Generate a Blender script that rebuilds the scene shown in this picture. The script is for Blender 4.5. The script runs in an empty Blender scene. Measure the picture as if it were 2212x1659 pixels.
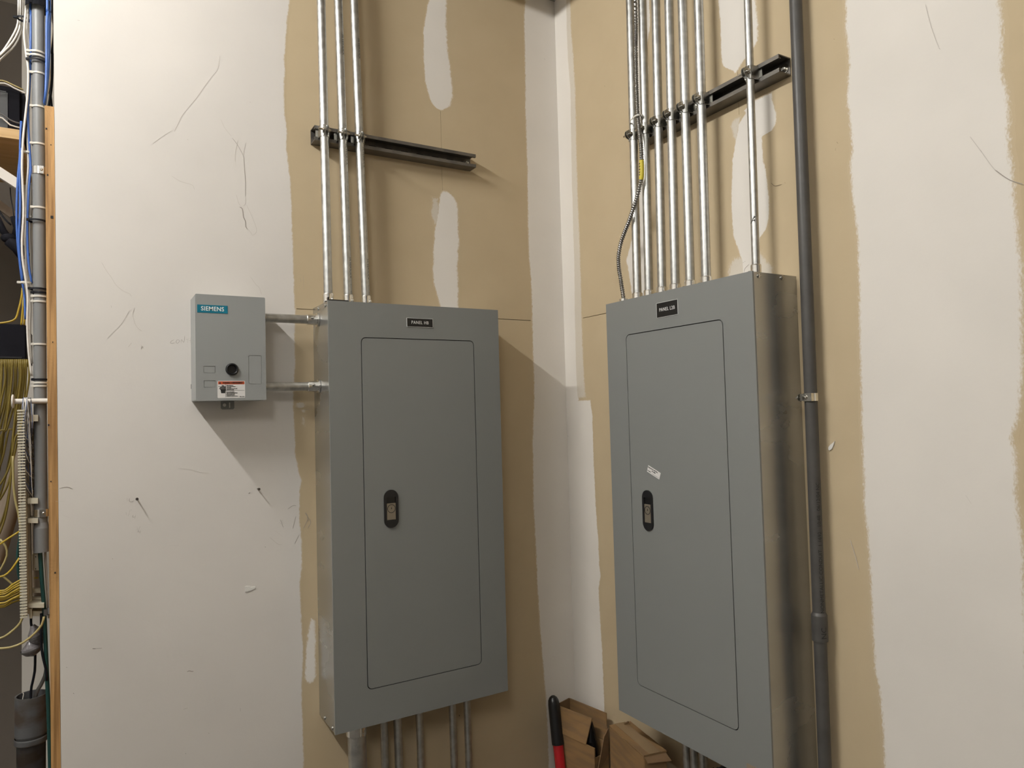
import bpy, bmesh, math, random
import numpy as np
from mathutils import Vector, Matrix
from mathutils.geometry import tessellate_polygon
random.seed(7)
scene = bpy.context.scene
COL = scene.collection
PI = math.pi
# ------------------------------------------------------------------ camera
W_PX, H_PX, F_PX = 2212, 1659, 1542.4471
J = 1.83                                  # height of the drywall joint above the floor
CAM = Vector((-1.3862, -1.9711, J - 0.3001))
YAW, PITCH, ROLL = 1.0332, 0.0399, -0.0273
fw = Vector((math.cos(PITCH)*math.cos(YAW), math.cos(PITCH)*math.sin(YAW), math.sin(PITCH)))
r0 = Vector((math.sin(YAW), -math.cos(YAW), 0)); u0 = r0.cross(fw)
rt = r0*math.cos(ROLL) + u0*math.sin(ROLL); up = -r0*math.sin(ROLL) + u0*math.cos(ROLL)
cd = bpy.data.cameras.new('camera'); cam = bpy.data.objects.new('camera', cd); COL.objects.link(cam)
cd.sensor_width = 36; cd.lens = F_PX/W_PX*36; cd.clip_start = .05
M = Matrix((rt, up, -fw)).transposed().to_4x4(); M.translation = CAM
cam.matrix_world = M; scene.camera = cam
# ------------------------------------------------------------------ light and exposure
w = bpy.data.worlds.new('world'); scene.world = w; w.use_nodes = True
w.node_tree.nodes['Background'].inputs[0].default_value = (1, .92, .82, 1)
w.node_tree.nodes['Background'].inputs[1].default_value = 0.02
scene.view_settings.view_transform = 'Standard'; scene.view_settings.look = 'None'
scene.view_settings.gamma = 1; scene.view_settings.use_curve_mapping = False
scene.view_settings.exposure = 0.06
TUBE_STRENGTH = (450.0, 200.0)
TUBE_X, TUBE_Z = -2.16, J + 1.19
TUBES = [(-.36, -1.18), (-2.4, -3.6)]
TUBE_COLOR = (1, .985, .95, 1)
# ------------------------------------------------------------------ frames and helpers
def ray(px, py): return fw + rt*((px-W_PX/2)/F_PX) - up*((py-H_PX/2)/F_PX)
def onx(px, py, x): v = ray(px, py); return CAM + v*((x-CAM.x)/v.x)
def ony(px, py, y): v = ray(px, py); return CAM + v*((y-CAM.y)/v.y)
def onz(px, py, z): v = ray(px, py); return CAM + v*((z-CAM.z)/v.z)
# wall frames: a to the right, b up, c out of the wall
FLm = Matrix(((1,0,0),(0,0,-1),(0,1,0))).to_4x4(); FLm.translation = (0,0,J)
FRm = Matrix(((0,0,-1),(-1,0,0),(0,1,0))).to_4x4(); FRm.translation = (0,0,J)
def PL(px, py, c=0.): p = ony(px, py, -c); return Vector((p.x, p.z-J, c))
def PR(px, py, c=0.): p = onx(px, py, -c); return Vector((-p.y, p.z-J, c))

def newmat(name, col, rough=.5, metal=0., spec=.5, noise=None, bump=None, coat=0., emit=None, alpha=1.):
    m = bpy.data.materials.new(name); m.use_nodes = True
    nt = m.node_tree; b = nt.nodes['Principled BSDF']; L = nt.links
    b.inputs['Base Color'].default_value = (*col, 1); b.inputs['Roughness'].default_value = rough
    b.inputs['Metallic'].default_value = metal; b.inputs['Specular IOR Level'].default_value = spec
    b.inputs['Coat Weight'].default_value = coat; b.inputs['Alpha'].default_value = alpha
    tc = None
    if noise or bump:
        tc = nt.nodes.new('ShaderNodeTexCoord')
    if noise:                               # (scale vec, col2, lo, hi, rough delta)
        mp = nt.nodes.new('ShaderNodeMapping'); mp.inputs['Scale'].default_value = noise[0]
        L.new(tc.outputs['Object'], mp.inputs[0])
        n = nt.nodes.new('ShaderNodeTexNoise'); n.inputs['Scale'].default_value = 1; n.inputs['Detail'].default_value = 5
        L.new(mp.outputs[0], n.inputs['Vector'])
        r = nt.nodes.new('ShaderNodeValToRGB'); r.color_ramp.elements[0].position = noise[2]; r.color_ramp.elements[1].position = noise[3]
        r.color_ramp.elements[0].color = (*col, 1); r.color_ramp.elements[1].color = (*noise[1], 1)
        L.new(n.outputs[0], r.inputs[0]); L.new(r.outputs[0], b.inputs['Base Color'])
        if len(noise) > 4:
            mr = nt.nodes.new('ShaderNodeMapRange'); mr.inputs['To Min'].default_value = rough; mr.inputs['To Max'].default_value = rough+noise[4]
            mr.inputs['From Min'].default_value = noise[2]; mr.inputs['From Max'].default_value = noise[3]
            L.new(n.outputs[0], mr.inputs[0]); L.new(mr.outputs[0], b.inputs['Roughness'])
    if bump:                                # (scale, strength, distance)
        n2 = nt.nodes.new('ShaderNodeTexNoise'); n2.inputs['Scale'].default_value = bump[0]; n2.inputs['Detail'].default_value = 4
        L.new(tc.outputs['Object'], n2.inputs['Vector'])
        bp = nt.nodes.new('ShaderNodeBump'); bp.inputs['Strength'].default_value = bump[1]; bp.inputs['Distance'].default_value = bump[2]
        L.new(n2.outputs[0], bp.inputs['Height']); L.new(bp.outputs[0], b.inputs['Normal'])
    if emit:
        b.inputs['Emission Color'].default_value = emit[0]; b.inputs['Emission Strength'].default_value = emit[1]
    return m
TAN = (.53, .428, .282); MUD = (.74, .70, .645); WHITE = (.685, .65, .61)
MT = {}
MT['tan'] = newmat('drywall_paper', TAN, .85, spec=.25, noise=((9,9,9), (.51,.41,.268), .35, .65), bump=(700, .12, .001))
def mudmat(name, col, cover=1., base=TAN, nscale=(260,120,260), amp=1.1):
    m = newmat(name, col, .8, spec=.3, bump=(90, .12, .002)); nt = m.node_tree; L = nt.links; b = nt.nodes['Principled BSDF']
    tc = nt.nodes.new('ShaderNodeTexCoord'); mp = nt.nodes.new('ShaderNodeMapping'); mp.inputs['Scale'].default_value = nscale
    L.new(tc.outputs['Object'], mp.inputs[0])
    n = nt.nodes.new('ShaderNodeTexNoise'); n.inputs['Scale'].default_value = 1; n.inputs['Detail'].default_value = 6; n.inputs['Roughness'].default_value = .65
    L.new(mp.outputs[0], n.inputs['Vector'])
    at = nt.nodes.new('ShaderNodeAttribute'); at.attribute_name = 'edge'
    a1 = nt.nodes.new('ShaderNodeMath'); a1.operation = 'MULTIPLY_ADD'; a1.inputs[1].default_value = amp; a1.inputs[2].default_value = -amp*.5
    L.new(n.outputs[0], a1.inputs[0])
    a2 = nt.nodes.new('ShaderNodeMath'); a2.operation = 'MULTIPLY_ADD'; a2.inputs[1].default_value = 1.25*cover
    L.new(at.outputs['Fac'], a2.inputs[0]); L.new(a1.outputs[0], a2.inputs[2])
    mr = nt.nodes.new('ShaderNodeMapRange'); mr.interpolation_type = 'SMOOTHSTEP'
    mr.inputs['From Min'].default_value = .22; mr.inputs['From Max'].default_value = .72
    L.new(a2.outputs[0], mr.inputs[0])
    n3 = nt.nodes.new('ShaderNodeTexNoise'); n3.inputs['Scale'].default_value = 3.5; n3.inputs['Detail'].default_value = 3
    L.new(tc.outputs['Object'], n3.inputs['Vector'])
    cr = nt.nodes.new('ShaderNodeValToRGB'); cr.color_ramp.elements[0].position = .3; cr.color_ramp.elements[1].position = .7
    cr.color_ramp.elements[0].color = (*[c*.96 for c in col], 1); cr.color_ramp.elements[1].color = (*[min(1, c*1.03) for c in col], 1)
    L.new(n3.outputs[0], cr.inputs[0])
    mx = nt.nodes.new('ShaderNodeMix'); mx.data_type = 'RGBA'; mx.inputs['A'].default_value = (*base, 1)
    L.new(mr.outputs[0], mx.inputs['Factor']); L.new(cr.outputs[0], mx.inputs['B']); L.new(mx.outputs['Result'], b.inputs['Base Color'])
    return m
MT['mud'] = mudmat('joint_compound', MUD)
MT['mud_thin'] = mudmat('thin_joint_compound', (.62,.565,.48), cover=.62, amp=1.3)
MT['coat'] = mudmat('white_wall_coat', WHITE, amp=.9)
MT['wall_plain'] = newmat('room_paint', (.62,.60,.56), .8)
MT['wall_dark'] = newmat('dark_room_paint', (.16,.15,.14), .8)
MT['ceil'] = newmat('ceiling_board', (.62,.59,.54), .9)
MT['floor'] = newmat('floor_concrete', (.09,.085,.075), .7, noise=((3,3,3), (.12,.11,.10), .4, .6))
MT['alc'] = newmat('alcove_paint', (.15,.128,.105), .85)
MT['core'] = newmat('gypsum_core', (.72,.70,.66), .9)
MT['gray'] = newmat('gray_enamel', (.208,.213,.206), .42, spec=.45, bump=(900, .10, .0006))
MT['gray2'] = newmat('gray_enamel_light', (.283,.292,.286), .4, spec=.45, bump=(900, .10, .0006))
MT['dark'] = newmat('dark_interior', (.012,.012,.012), .8)
MT['galv'] = newmat('galvanized_sheet', (.42,.42,.41), .24, .85, noise=((6,6,3), (.50,.50,.48), .35, .65, .05), bump=(40, .015, .001))
MT['emt'] = newmat('galvanized_tube', (.50,.505,.495), .36, 1., noise=((60,60,9), (.60,.60,.58), .4, .6, .10), bump=(90, .03, .0004))
MT['zinc'] = newmat('zinc_fitting', (.78,.77,.74), .2, 1., noise=((80,80,80), (.88,.87,.84), .4, .6))
MT['strut'] = newmat('dark_zinc_channel', (.15,.142,.13), .45, .85, noise=((30,30,30), (.22,.20,.175), .35, .65, .12))
MT['clampm'] = newmat('clamp_steel', (.40,.395,.37), .28, 1.)
MT['armor'] = newmat('cable_armor', (.30,.29,.275), .30, 1.)
MT['pvc'] = newmat('gray_pvc', (.066,.062,.058), .42, spec=.4, noise=((20,20,6), (.076,.072,.067), .4, .6))
MT['pvc2'] = newmat('light_gray_pvc', (.19,.195,.198), .42, spec=.4)
MT['pvcold'] = newmat('stained_gray_pvc', (.088,.090,.094), .5, noise=((12,12,22), (.055,.040,.030), .45, .62))
MT['plate'] = newmat('black_laminate', (.006,.006,.006), .35)
MT['white_ink'] = newmat('white_lettering', (.80,.80,.78), .5)
MT['black_ink'] = newmat('black_lettering', (.012,.012,.012), .6)
MT['faint_ink'] = newmat('faded_lettering', (.10,.095,.085), .6)
MT['scuff'] = newmat('scuff_mark', (.33,.295,.26), .8)
MT['scuffl'] = newmat('light_scuff_mark', (.56,.52,.475), .8)
MT['scuffd'] = newmat('dark_scuff_mark', (.10,.075,.055), .8)
MT['teal'] = newmat('teal_badge', (.004,.155,.235), .35)
MT['orange'] = newmat('orange_warning_band', (.52,.085,.025), .45)
MT['paperw'] = newmat('white_sticker', (.72,.70,.68), .5)
MT['blackpl'] = newmat('black_plastic', (.010,.010,.011), .38)
MT['blackm'] = newmat('black_matte', (.005,.005,.008), .8, spec=.15)
MT['lock'] = newmat('satin_lock_metal', (.30,.26,.20), .45, .6)
MT['wood'] = newmat('plywood_edge', (.52,.30,.115), .65, noise=((120,120,4), (.27,.14,.045), .38, .62), bump=(160, .4, .002))
MT['woodl'] = newmat('shelf_wood', (.62,.42,.20), .6, noise=((5,80,80), (.5,.31,.13), .4, .7))
MT['cardb'] = newmat('cardboard', (.25,.145,.058), .8, noise=((8,8,60), (.20,.12,.055), .4, .6), bump=(140, .1, .001))
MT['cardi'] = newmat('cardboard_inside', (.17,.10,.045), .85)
MT['tape'] = newmat('packing_tape', (.25,.165,.085), .25, coat=.4)
MT['red'] = newmat('red_enamel', (.42,.012,.018), .22, coat=.5)
MT['cwhite'] = newmat('white_cable_jacket', (.70,.67,.62), .45)
MT['cblue'] = newmat('blue_cable_jacket', (.045,.125,.42), .4)
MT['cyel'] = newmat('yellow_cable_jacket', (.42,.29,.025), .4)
MT['cyeld'] = newmat('shaded_yellow_cable_jacket', (.165,.12,.017), .5)  # yellow darkened: the shade under the rack panel is put into the colour
MT['cyel2'] = newmat('pale_yellow_cable_jacket', (.40,.33,.14), .4)
MT['cgreen'] = newmat('green_cable_jacket', (.008,.050,.045), .45)
MT['cblack'] = newmat('black_cable_jacket', (.005,.006,.010), .6, spec=.25)
MT['cgray'] = newmat('gray_cable_jacket', (.09,.085,.08), .5)
MT['tie'] = newmat('nylon_tie', (.62,.60,.54), .35)
MT['cream'] = newmat('cream_plastic', (.58,.55,.44), .45)
MT['clos'] = newmat('gray_plastic_closure', (.13,.12,.125), .3, noise=((150,20,150), (.25,.24,.25), .5, .7))
MT['ylab'] = newmat('yellow_tag', (.62,.50,.04), .5)
MT['beige'] = newmat('beige_pipe', (.24,.19,.14), .6)
MT['trash'] = newmat('black_film', (.006,.006,.007), .18)
MT['tube0'] = newmat('lamp_glow', (1,1,1), .5, emit=(TUBE_COLOR, TUBE_STRENGTH[0]))
MT['tube1'] = newmat('fill_lamp_glow', (1,1,1), .5, emit=(TUBE_COLOR, TUBE_STRENGTH[1]))  # far tube is an added fill light, kept weaker than the near one
MT['fixt'] = newmat('lamp_housing', (.75,.75,.72), .5)
MT['bluewire'] = newmat('blue_wire', (.09,.14,.30), .5)
MT['bolt'] = newmat('steel_screw', (.62,.60,.55), .25, 1.)
MT['nailm'] = newmat('nail_steel', (.16,.14,.125), .4, .8)

class B:
    """collects shapes; build() links them as one mesh object"""
    def __init__(s): s.v = []; s.f = []; s.sm = []; s.mi = []; s.cur = 0; s.attr = None
    def face(s, idx, smooth=False): s.f.append(tuple(idx)); s.sm.append(smooth); s.mi.append(s.cur)
    def box(s, a, b, c, bev=0.):
        x0,x1 = sorted(a); y0,y1 = sorted(b); z0,z1 = sorted(c)
        bm = bmesh.new(); bmesh.ops.create_cube(bm, size=1)
        for v in bm.verts: v.co = ((x0+x1)/2+v.co.x*(x1-x0), (y0+y1)/2+v.co.y*(y1-y0), (z0+z1)/2+v.co.z*(z1-z0))
        if bev: bmesh.ops.bevel(bm, geom=bm.edges[:], offset=bev, segments=2, affect='EDGES')
        s.addbm(bm); return s
    def addbm(s, bm, mtx=None, smooth=False):
        n = len(s.v); bm.verts.index_update()
        for v in bm.verts: s.v.append(tuple(mtx @ v.co if mtx else v.co))
        for f in bm.faces: s.face([n+v.index for v in f.verts], smooth)
        bm.free()
    def hexa(s, p):  # 8 pts: bottom 4, top 4
        n = len(s.v); s.v += [tuple(q) for q in p]
        for f in ((3,2,1,0),(4,5,6,7),(0,1,5,4),(1,2,6,5),(2,3,7,6),(3,0,4,7)): s.face([n+i for i in f])
        return s
    def lathe(s, p, d, prof, seg=24, caps=True, ref=None, a0=0, a1=2*PI):
        p = Vector(p); d = Vector(d).normalized()
        x = (Vector(ref) if ref else (Vector((1,0,0)) if abs(d.x) < .9 else Vector((0,1,0))))
        x = (x - d*x.dot(d)).normalized(); y = d.cross(x)
        full = abs(a1-a0-2*PI) < 1e-6; ns = seg if full else seg+1
        def ring(r, h):
            n = len(s.v)
            for i in range(ns):
                t = a0+(a1-a0)*i/seg; s.v.append(tuple(p+d*h+(x*math.cos(t)+y*math.sin(t))*r))
            return n
        for (r1,h1),(r2,h2) in zip(prof, prof[1:]):
            n1 = ring(r1,h1); n2 = ring(r2,h2)
            for i in range(seg):
                k = (i+1) % ns; s.face((n1+i, n1+k, n2+k, n2+i), True)
        if caps and full:
            for (r,h),fl in ((prof[0],True),(prof[-1],False)):
                if r > 1e-6:
                    n = ring(r,h); idx = list(range(n, n+ns)); s.face(idx[::-1] if fl else idx)
        return s
    def cyl(s, p, q, r, seg=20, r2=None, caps=True):
        p = Vector(p); q = Vector(q); return s.lathe(p, q-p, [(r,0),(r if r2 is None else r2,(q-p).length)], seg, caps)
    def tube(s, pts, r, seg=10, rf=None, flat=1.):
        pts = [Vector(p) for p in pts]; n0 = len(s.v); N = len(pts); prev = None
        for i,p in enumerate(pts):
            t = (pts[min(i+1,N-1)]-pts[max(i-1,0)]).normalized()
            if prev is None: prev = Vector((1,0,0)) if abs(t.x) < .8 else Vector((0,0,1))
            x = (prev - t*prev.dot(t)).normalized(); prev = x; y = t.cross(x)
            rr = rf(i) if rf else r
            for k in range(seg):
                a = 2*PI*k/seg; s.v.append(tuple(p+x*math.cos(a)*rr+y*math.sin(a)*rr*flat))
        for i in range(N-1):
            for k in range(seg):
                k2 = (k+1) % seg; s.face((n0+i*seg+k, n0+i*seg+k2, n0+(i+1)*seg+k2, n0+(i+1)*seg+k), True)
        s.face(list(range(n0, n0+seg))[::-1]); s.face(range(n0+(N-1)*seg, n0+N*seg))
        return s
    def prism(s, loops, lo, hi, mp=lambda u,v,h: (u,v,h)):
        """loops: outer + holes in 2D, extruded lo..hi"""
        tris = tessellate_polygon([[Vector((u,v,0)) for u,v in l] for l in loops])
        flat = [q for l in loops for q in l]; n = len(s.v)
        s.v += [tuple(mp(u,v,lo)) for u,v in flat]; m = len(s.v); s.v += [tuple(mp(u,v,hi)) for u,v in flat]
        for t in tris:
            s.face([m+i for i in t]); s.face([n+i for i in t][::-1])
        k = 0
        for l in loops:
            L = len(l)
            q = len(s.v); s.v += [tuple(mp(u,v,lo)) for u,v in l] + [tuple(mp(u,v,hi)) for u,v in l]
            for i in range(L): j = (i+1) % L; s.face((q+i, q+j, q+L+j, q+L+i))
        return s
    def sphere(s, p, r, sc=(1,1,1), seg=16):
        bm = bmesh.new(); bmesh.ops.create_uvsphere(bm, u_segments=seg, v_segments=seg//2+2, radius=r)
        s.addbm(bm, Matrix.Translation(Vector(p)) @ Matrix.Diagonal((*sc,1)), True); return s
    def build(s, name, mat, parent=None, fix=True):
        me = bpy.data.meshes.new(name); me.from_pydata(s.v, [], s.f)
        for m in (mat if isinstance(mat, (list,tuple)) else [mat]): me.materials.append(MT[m])
        me.polygons.foreach_set('use_smooth', s.sm); me.polygons.foreach_set('material_index', s.mi)
        if fix:
            bm = bmesh.new(); bm.from_mesh(me); bmesh.ops.recalc_face_normals(bm, faces=bm.faces[:]); bm.to_mesh(me); bm.free()
        if s.attr is not None:
            at = me.attributes.new('edge', 'FLOAT', 'POINT'); at.data.foreach_set('value', s.attr)
        me.update(); o = bpy.data.objects.new(name, me); COL.objects.link(o)
        if parent: o.parent = parent
        return o
def rrect(x0, y0, x1, y1, r, n=6):
    p = []
    for cx,cy,a in ((x1-r,y1-r,0),(x0+r,y1-r,PI/2),(x0+r,y0+r,PI),(x1-r,y0+r,1.5*PI)):
        for i in range(n+1): t = a+PI/2*i/n; p.append((cx+r*math.cos(t), cy+r*math.sin(t)))
    return p
def tag(o, label=None, cat=None, group=None, kind=None):
    if label: o['label'] = label
    if cat: o['category'] = cat
    if group: o['group'] = group
    if kind: o['kind'] = kind
    return o
def thing(name, label, cat, frame=None, loc=(0,0,0), group=None):
    o = bpy.data.objects.new(name, None); COL.objects.link(o); o.empty_display_size = .05
    m = (frame or Matrix.Identity(4)) @ Matrix.Translation(Vector(loc)); o.matrix_world = m
    return tag(o, label, cat, group)
def place(o, frame, loc=(0,0,0)): o.matrix_world = frame @ Matrix.Translation(Vector(loc)); return o
def text(body, size, parent, mat, loc=(0,0,0), rotz=0., name='lettering', bold=0., sx=1., fn=None, ext=.0002, space=1., align='CENTER'):
    c = bpy.data.curves.new('text_tmp', 'FONT'); c.body = body; c.size = size; c.align_x = align; c.align_y = 'CENTER'
    c.offset = bold; c.extrude = ext; c.space_character = space; c.resolution_u = 3
    t = bpy.data.objects.new('text_tmp', c); COL.objects.link(t); bpy.context.view_layer.update()
    me = bpy.data.meshes.new_from_object(t.evaluated_get(bpy.context.evaluated_depsgraph_get()))
    bpy.data.objects.remove(t); bpy.data.curves.remove(c)
    if fn:                                   # cut the letters into strips so that they follow the curve
        bm = bmesh.new(); bm.from_mesh(me); ys = [v.co.y for v in bm.verts]; lo_, hi_ = min(ys), max(ys)
        for k_ in range(1,7): bmesh.ops.bisect_plane(bm, geom=bm.verts[:]+bm.edges[:]+bm.faces[:], plane_co=(0,lo_+(hi_-lo_)*k_/7,0), plane_no=(0,1,0))
        bmesh.ops.triangulate(bm, faces=bm.faces[:]); bm.to_mesh(me); bm.free()
    R_ = Matrix.Translation(Vector(loc)) @ Matrix.Rotation(rotz, 4, 'Z') @ Matrix.Diagonal((sx,1,1,1))
    for v in me.vertices: v.co = (fn(v.co) if fn else R_ @ v.co)
    me.materials.clear(); me.materials.append(MT[mat]); me.name = name
    o = bpy.data.objects.new(name, me); COL.objects.link(o); o.parent = parent
    return o
def smooth_path(pts, step=.006):
    """Catmull-Rom through points, resampled"""
    P = [Vector(p) for p in pts]; P = [P[0]*2-P[1]] + P + [P[-1]*2-P[-2]]; out = []
    for i in range(1, len(P)-2):
        a,b,c,d = P[i-1:i+3]; n = max(2, int((c-b).length/step))
        for k in range(n):
            t = k/n; out.append(.5*((2*b)+(c-a)*t+(2*a-5*b+4*c-d)*t*t+(3*b-a-3*c+d)*t**3))
    out.append(P[-2]); return out

# ------------------------------------------------------------------ the setting
TOP = 1.107                                # top of the drywall above the joint
CEIL = 3.13
def shell(name, box, mat):
    o = B().box(*box).build(name, mat); tag(o, kind='structure'); return o
shell('floor', ((-3.7,.15), (-4.6,1.35), (-.1,0)), 'floor')
shell('ceiling', ((-3.7,.15), (-4.6,1.35), (CEIL,CEIL+.1)), 'ceil')
shell('wall_back', ((-3.7,.15), (-4.7,-4.6), (0,CEIL)), 'wall_dark')
shell('wall_side', ((-3.8,-3.7), (-4.6,1.35), (0,CEIL)), 'wall_plain')
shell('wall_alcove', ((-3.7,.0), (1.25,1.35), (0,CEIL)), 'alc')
sof = B().box((-.96,-.013), (-4.6,-.013), (J+TOP+.006, CEIL)).build('trim_1', 'ceil'); tag(sof, kind='structure')
# left wall: framing block plus drywall sheets as parts
xt, xb = PL(115,0).x, PL(132,1659).x
def endx(b): return xt + (xb-xt)*(b-PL(115,0).y)/(PL(132,1659).y-PL(115,0).y)
y0 = .0125
wl = B().hexa([(endx(-J),y0,0),(0,y0,0),(0,1.25,0),(endx(-J),1.25,0),(endx(1.3),y0,CEIL),(0,y0,CEIL),(0,1.25,CEIL),(endx(1.3),1.25,CEIL)])
wall_left = wl.build('wall_left', 'tan'); tag(wall_left, kind='structure')
wall_right = B().box((.0125,.15), (-4.6,.0), (0,CEIL)).build('wall_right', 'tan'); tag(wall_right, kind='structure')
def sheet(parent, frame, pts, mat='tan'):
    """one drywall board: convex polygon (a,b), 12 mm thick"""
    b = B(); b.prism([pts], -.0125, 0); o = b.build('drywall_sheet', mat); o.parent = parent; o.matrix_world = frame; return o
g = .0009
jv = PL(953,300).x
sheet(wall_left, FLm, [(endx(0),g),(jv-g/2,g),(jv-g/2,TOP),(endx(TOP),TOP)])
torn = [(jv+g/2,g),(0,g),(0,TOP)]
tp = [PL(x,y) for x,y in ((1197,5),(1194,1),(1190,4),(1186,0),(1183,6),(1170,1))]
torn += [(max(-.2,min(-.0005,p.x)), p.y) for p in tp][0:0]
sheet(wall_left, FLm, torn + [(jv+g/2,TOP)])
sheet(wall_left, FLm, [(endx(-J),-J+.005),(-.0005,-J+.005),(-.0005,-g),(endx(-g),-g)])
sheet(wall_left, FLm, [(endx(TOP+.002),TOP+.002),(-.0005,TOP+.002),(-.0005,1.3),(endx(1.3),1.3)], 'ceil')
jr = PR(1594,180).x; jr = .7765
sheet(wall_right, FRm, [(.0005,g),(jr-g/2,g),(jr-g/2,TOP),(.0005,TOP)])
sheet(wall_right, FRm, [(jr+g/2,-J+.005),(3.2,-J+.005),(3.2,TOP),(jr+g/2,TOP)])
sheet(wall_right, FRm, [(.0005,-J+.005),(jr-g/2,-J+.005),(jr-g/2,-g),(.0005,-g)])
sheet(wall_right, FRm, [(.0005,TOP+.002),(4.5,TOP+.002),(4.5,1.3),(.0005,1.3)], 'ceil')
sheet(wall_right, FRm, [(3.2+g,-J+.005),(4.5,-J+.005),(4.5,TOP),(3.2+g,TOP)])

rng = np.random.default_rng(3)
def fnoise(x, amp, seed):
    r = np.random.default_rng(seed); out = np.zeros_like(x)
    for k,(s,a) in enumerate(((.11,.8),(.045,.55),(.018,.5),(.009,.45),(.005,.3))):
        n = int((x.max()-x.min())/s)+4; kn = r.uniform(-1,1,n); out += a*np.interp(x, np.linspace(x.min()-s,x.max()+s,n), kn)
    return out*amp
def patch(parent, frame, P, left, right, mat='mud', fl=.012, fr=.012, ft=.012, fb=.012, c=.0006, jit=.0022, seed=1, btop=None, bbot=None, name='joint_compound', cover=1., la=None, ra=None, taper=.0):
    """coat of compound between two ragged outlines given on the photograph and carried to the wall plane"""
    def side(q, const):
        if q is None: return None
        pts = sorted([P(*k) for k in q], key=lambda v: v.y)
        return np.array([v.y for v in pts]), np.array([v.x for v in pts])
    L = side(left, la); R_ = side(right, ra)
    bs = [v for s_ in (L,R_) if s_ for v in s_[0]]
    lo = bbot if bbot is not None else min(bs); hi = btop if btop is not None else max(bs)
    n = max(6, int((hi-lo)/.004)); b = np.linspace(lo, hi, n)
    al = (np.interp(b, *L) + fnoise(b, jit, seed)) if L else np.array([la(x) for x in b])
    ar = (np.interp(b, *R_) + fnoise(b, jit, seed+50)) if R_ else np.array([ra(x) for x in b])
    # round the ends so that a daub has a blunt tip
    for end,tp_ in ((hi, btop is None and taper),(lo, bbot is None and taper)):
        if tp_:
            d = np.abs(b-end); k = np.sqrt(np.clip(1-(1-np.clip(d/tp_,0,1))**2, .02, 1)); m = (al+ar)/2; h = (ar-al)/2*k; al = m-h; ar = m+h
    ar = np.maximum(ar, al+.001)
    o = B(); rows = []; attr = []
    K = 4
    for i in range(n):
        wd = ar[i]-al[i]; f1 = min(fl, wd*.45); f2 = min(fr, wd*.45)
        xs = [al[i]+f1*k/K for k in range(K+1)] + [ar[i]-f2*k/K for k in range(K,-1,-1)]
        for j,x in enumerate(xs):
            e = 1.
            if fl > 0: e = min(e, (x-al[i])/fl)
            if fr > 0: e = min(e, (ar[i]-x)/fr)
            if btop is None: e = min(e, (hi-b[i])/ft)
            if bbot is None: e = min(e, (b[i]-lo)/fb)
            e = max(0., e); attr.append(e*cover)
            o.v.append((x, b[i], c*(.35+.65*min(1, e))))
    m = 2*(K+1)
    for i in range(n-1):
        for j in range(m-1): o.face((i*m+j, i*m+j+1, (i+1)*m+j+1, (i+1)*m+j), True)
    o.attr = attr
    ob = o.build(name, mat, fix=False); ob.parent = parent; ob.matrix_world = frame; return ob
# the white coat on the left of the left wall
patch(wall_left, FLm, PL, None, [(628,0),(622,60),(619,100),(616,130),(619,150),(617,200),(619,250),(624,290),(622,320),(628,370),(632,420),(635,500),(637,560),(638,640),(641,690),(640,740),(641,790),(638,830),(637,870),(636,880),(640,941),(641,977),(647,1001),(650,1020),(655,1037),(651,1061),(650,1100),(653,1140),(655,1167),(656,1212),(651,1257),(653,1320),(656,1357),(658,1397),(656,1477),(657,1556),(658,1659)],
      mat='coat', fl=0, fr=.012, btop=TOP, bbot=-J+.01, la=endx, name='white_coat', seed=5, jit=.0016)
patch(wall_left, FLm, PL, [(922,0),(913,60),(913,120),(916,180),(925,212),(934,232),(946,238)], [(970,0),(968,60),(972,120),(979,180),(982,210),(976,232),(962,243)],
      fl=.012, fr=.02, ft=.02, fb=.012, btop=TOP, seed=7, taper=.03)
patch(wall_left, FLm, PL, [(946,410),(945,430),(941,468),(935,500),(932,540),(932,580),(936,620),(944,648),(952,672)], [(975,412),(986,425),(994,444),(995,471),(996,520),(993,570),(994,620),(995,672)],
      fl=.014, fr=.02, ft=.015, seed=9, bbot=-.04, taper=.03)
patch(wall_left, FLm, PL, [(930,440),(929,460),(934,480)], [(950,425),(950,460),(944,490)], mat='mud_thin', seed=11, c=.0004, jit=.004)
patch(wall_left, FLm, PL, [(1130,0),(1129,60),(1131,100),(1131,230),(1134,300),(1136,400),(1138,500),(1140,560),(1144,600),(1146,660),(1147,720),(1150,800),(1151,860),(1148,920),(1147,960),(1150,1100),(1155,1200),(1162,1350),(1170,1440),(1176,1500),(1180,1600),(1182,1659)], None,
      fl=.016, fr=0, btop=TOP, bbot=-J+.01, ra=lambda b: -.0004, seed=13, jit=.0012)
patch(wall_left, FLm, PL, [(668,1330),(666,1345),(661,1370),(657,1400),(656,1440),(653,1469),(661,1478)], [(672,1330),(686,1340),(687,1380),(686,1420),(687,1460),(678,1478)], mat='mud', cover=.72, seed=15, taper=.01)
patch(wall_left, FLm, PL, [(636,868),(637,880)], [(664,874),(662,882)], mat='mud_thin', seed=17, fl=.010, fr=.010, ft=.004, fb=.004, jit=.002, taper=.006)
patch(wall_left, FLm, PL, [(646,884),(650,893)], [(665,883),(662,893)], mat='mud_thin', seed=18, fl=.008, fr=.008, ft=.004, fb=.004, jit=.002, taper=.006)
patch(wall_left, FLm, PL, [(646,898),(648,925)], [(661,896),(660,925)], mat='mud_thin', seed=19, jit=.002)
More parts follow.
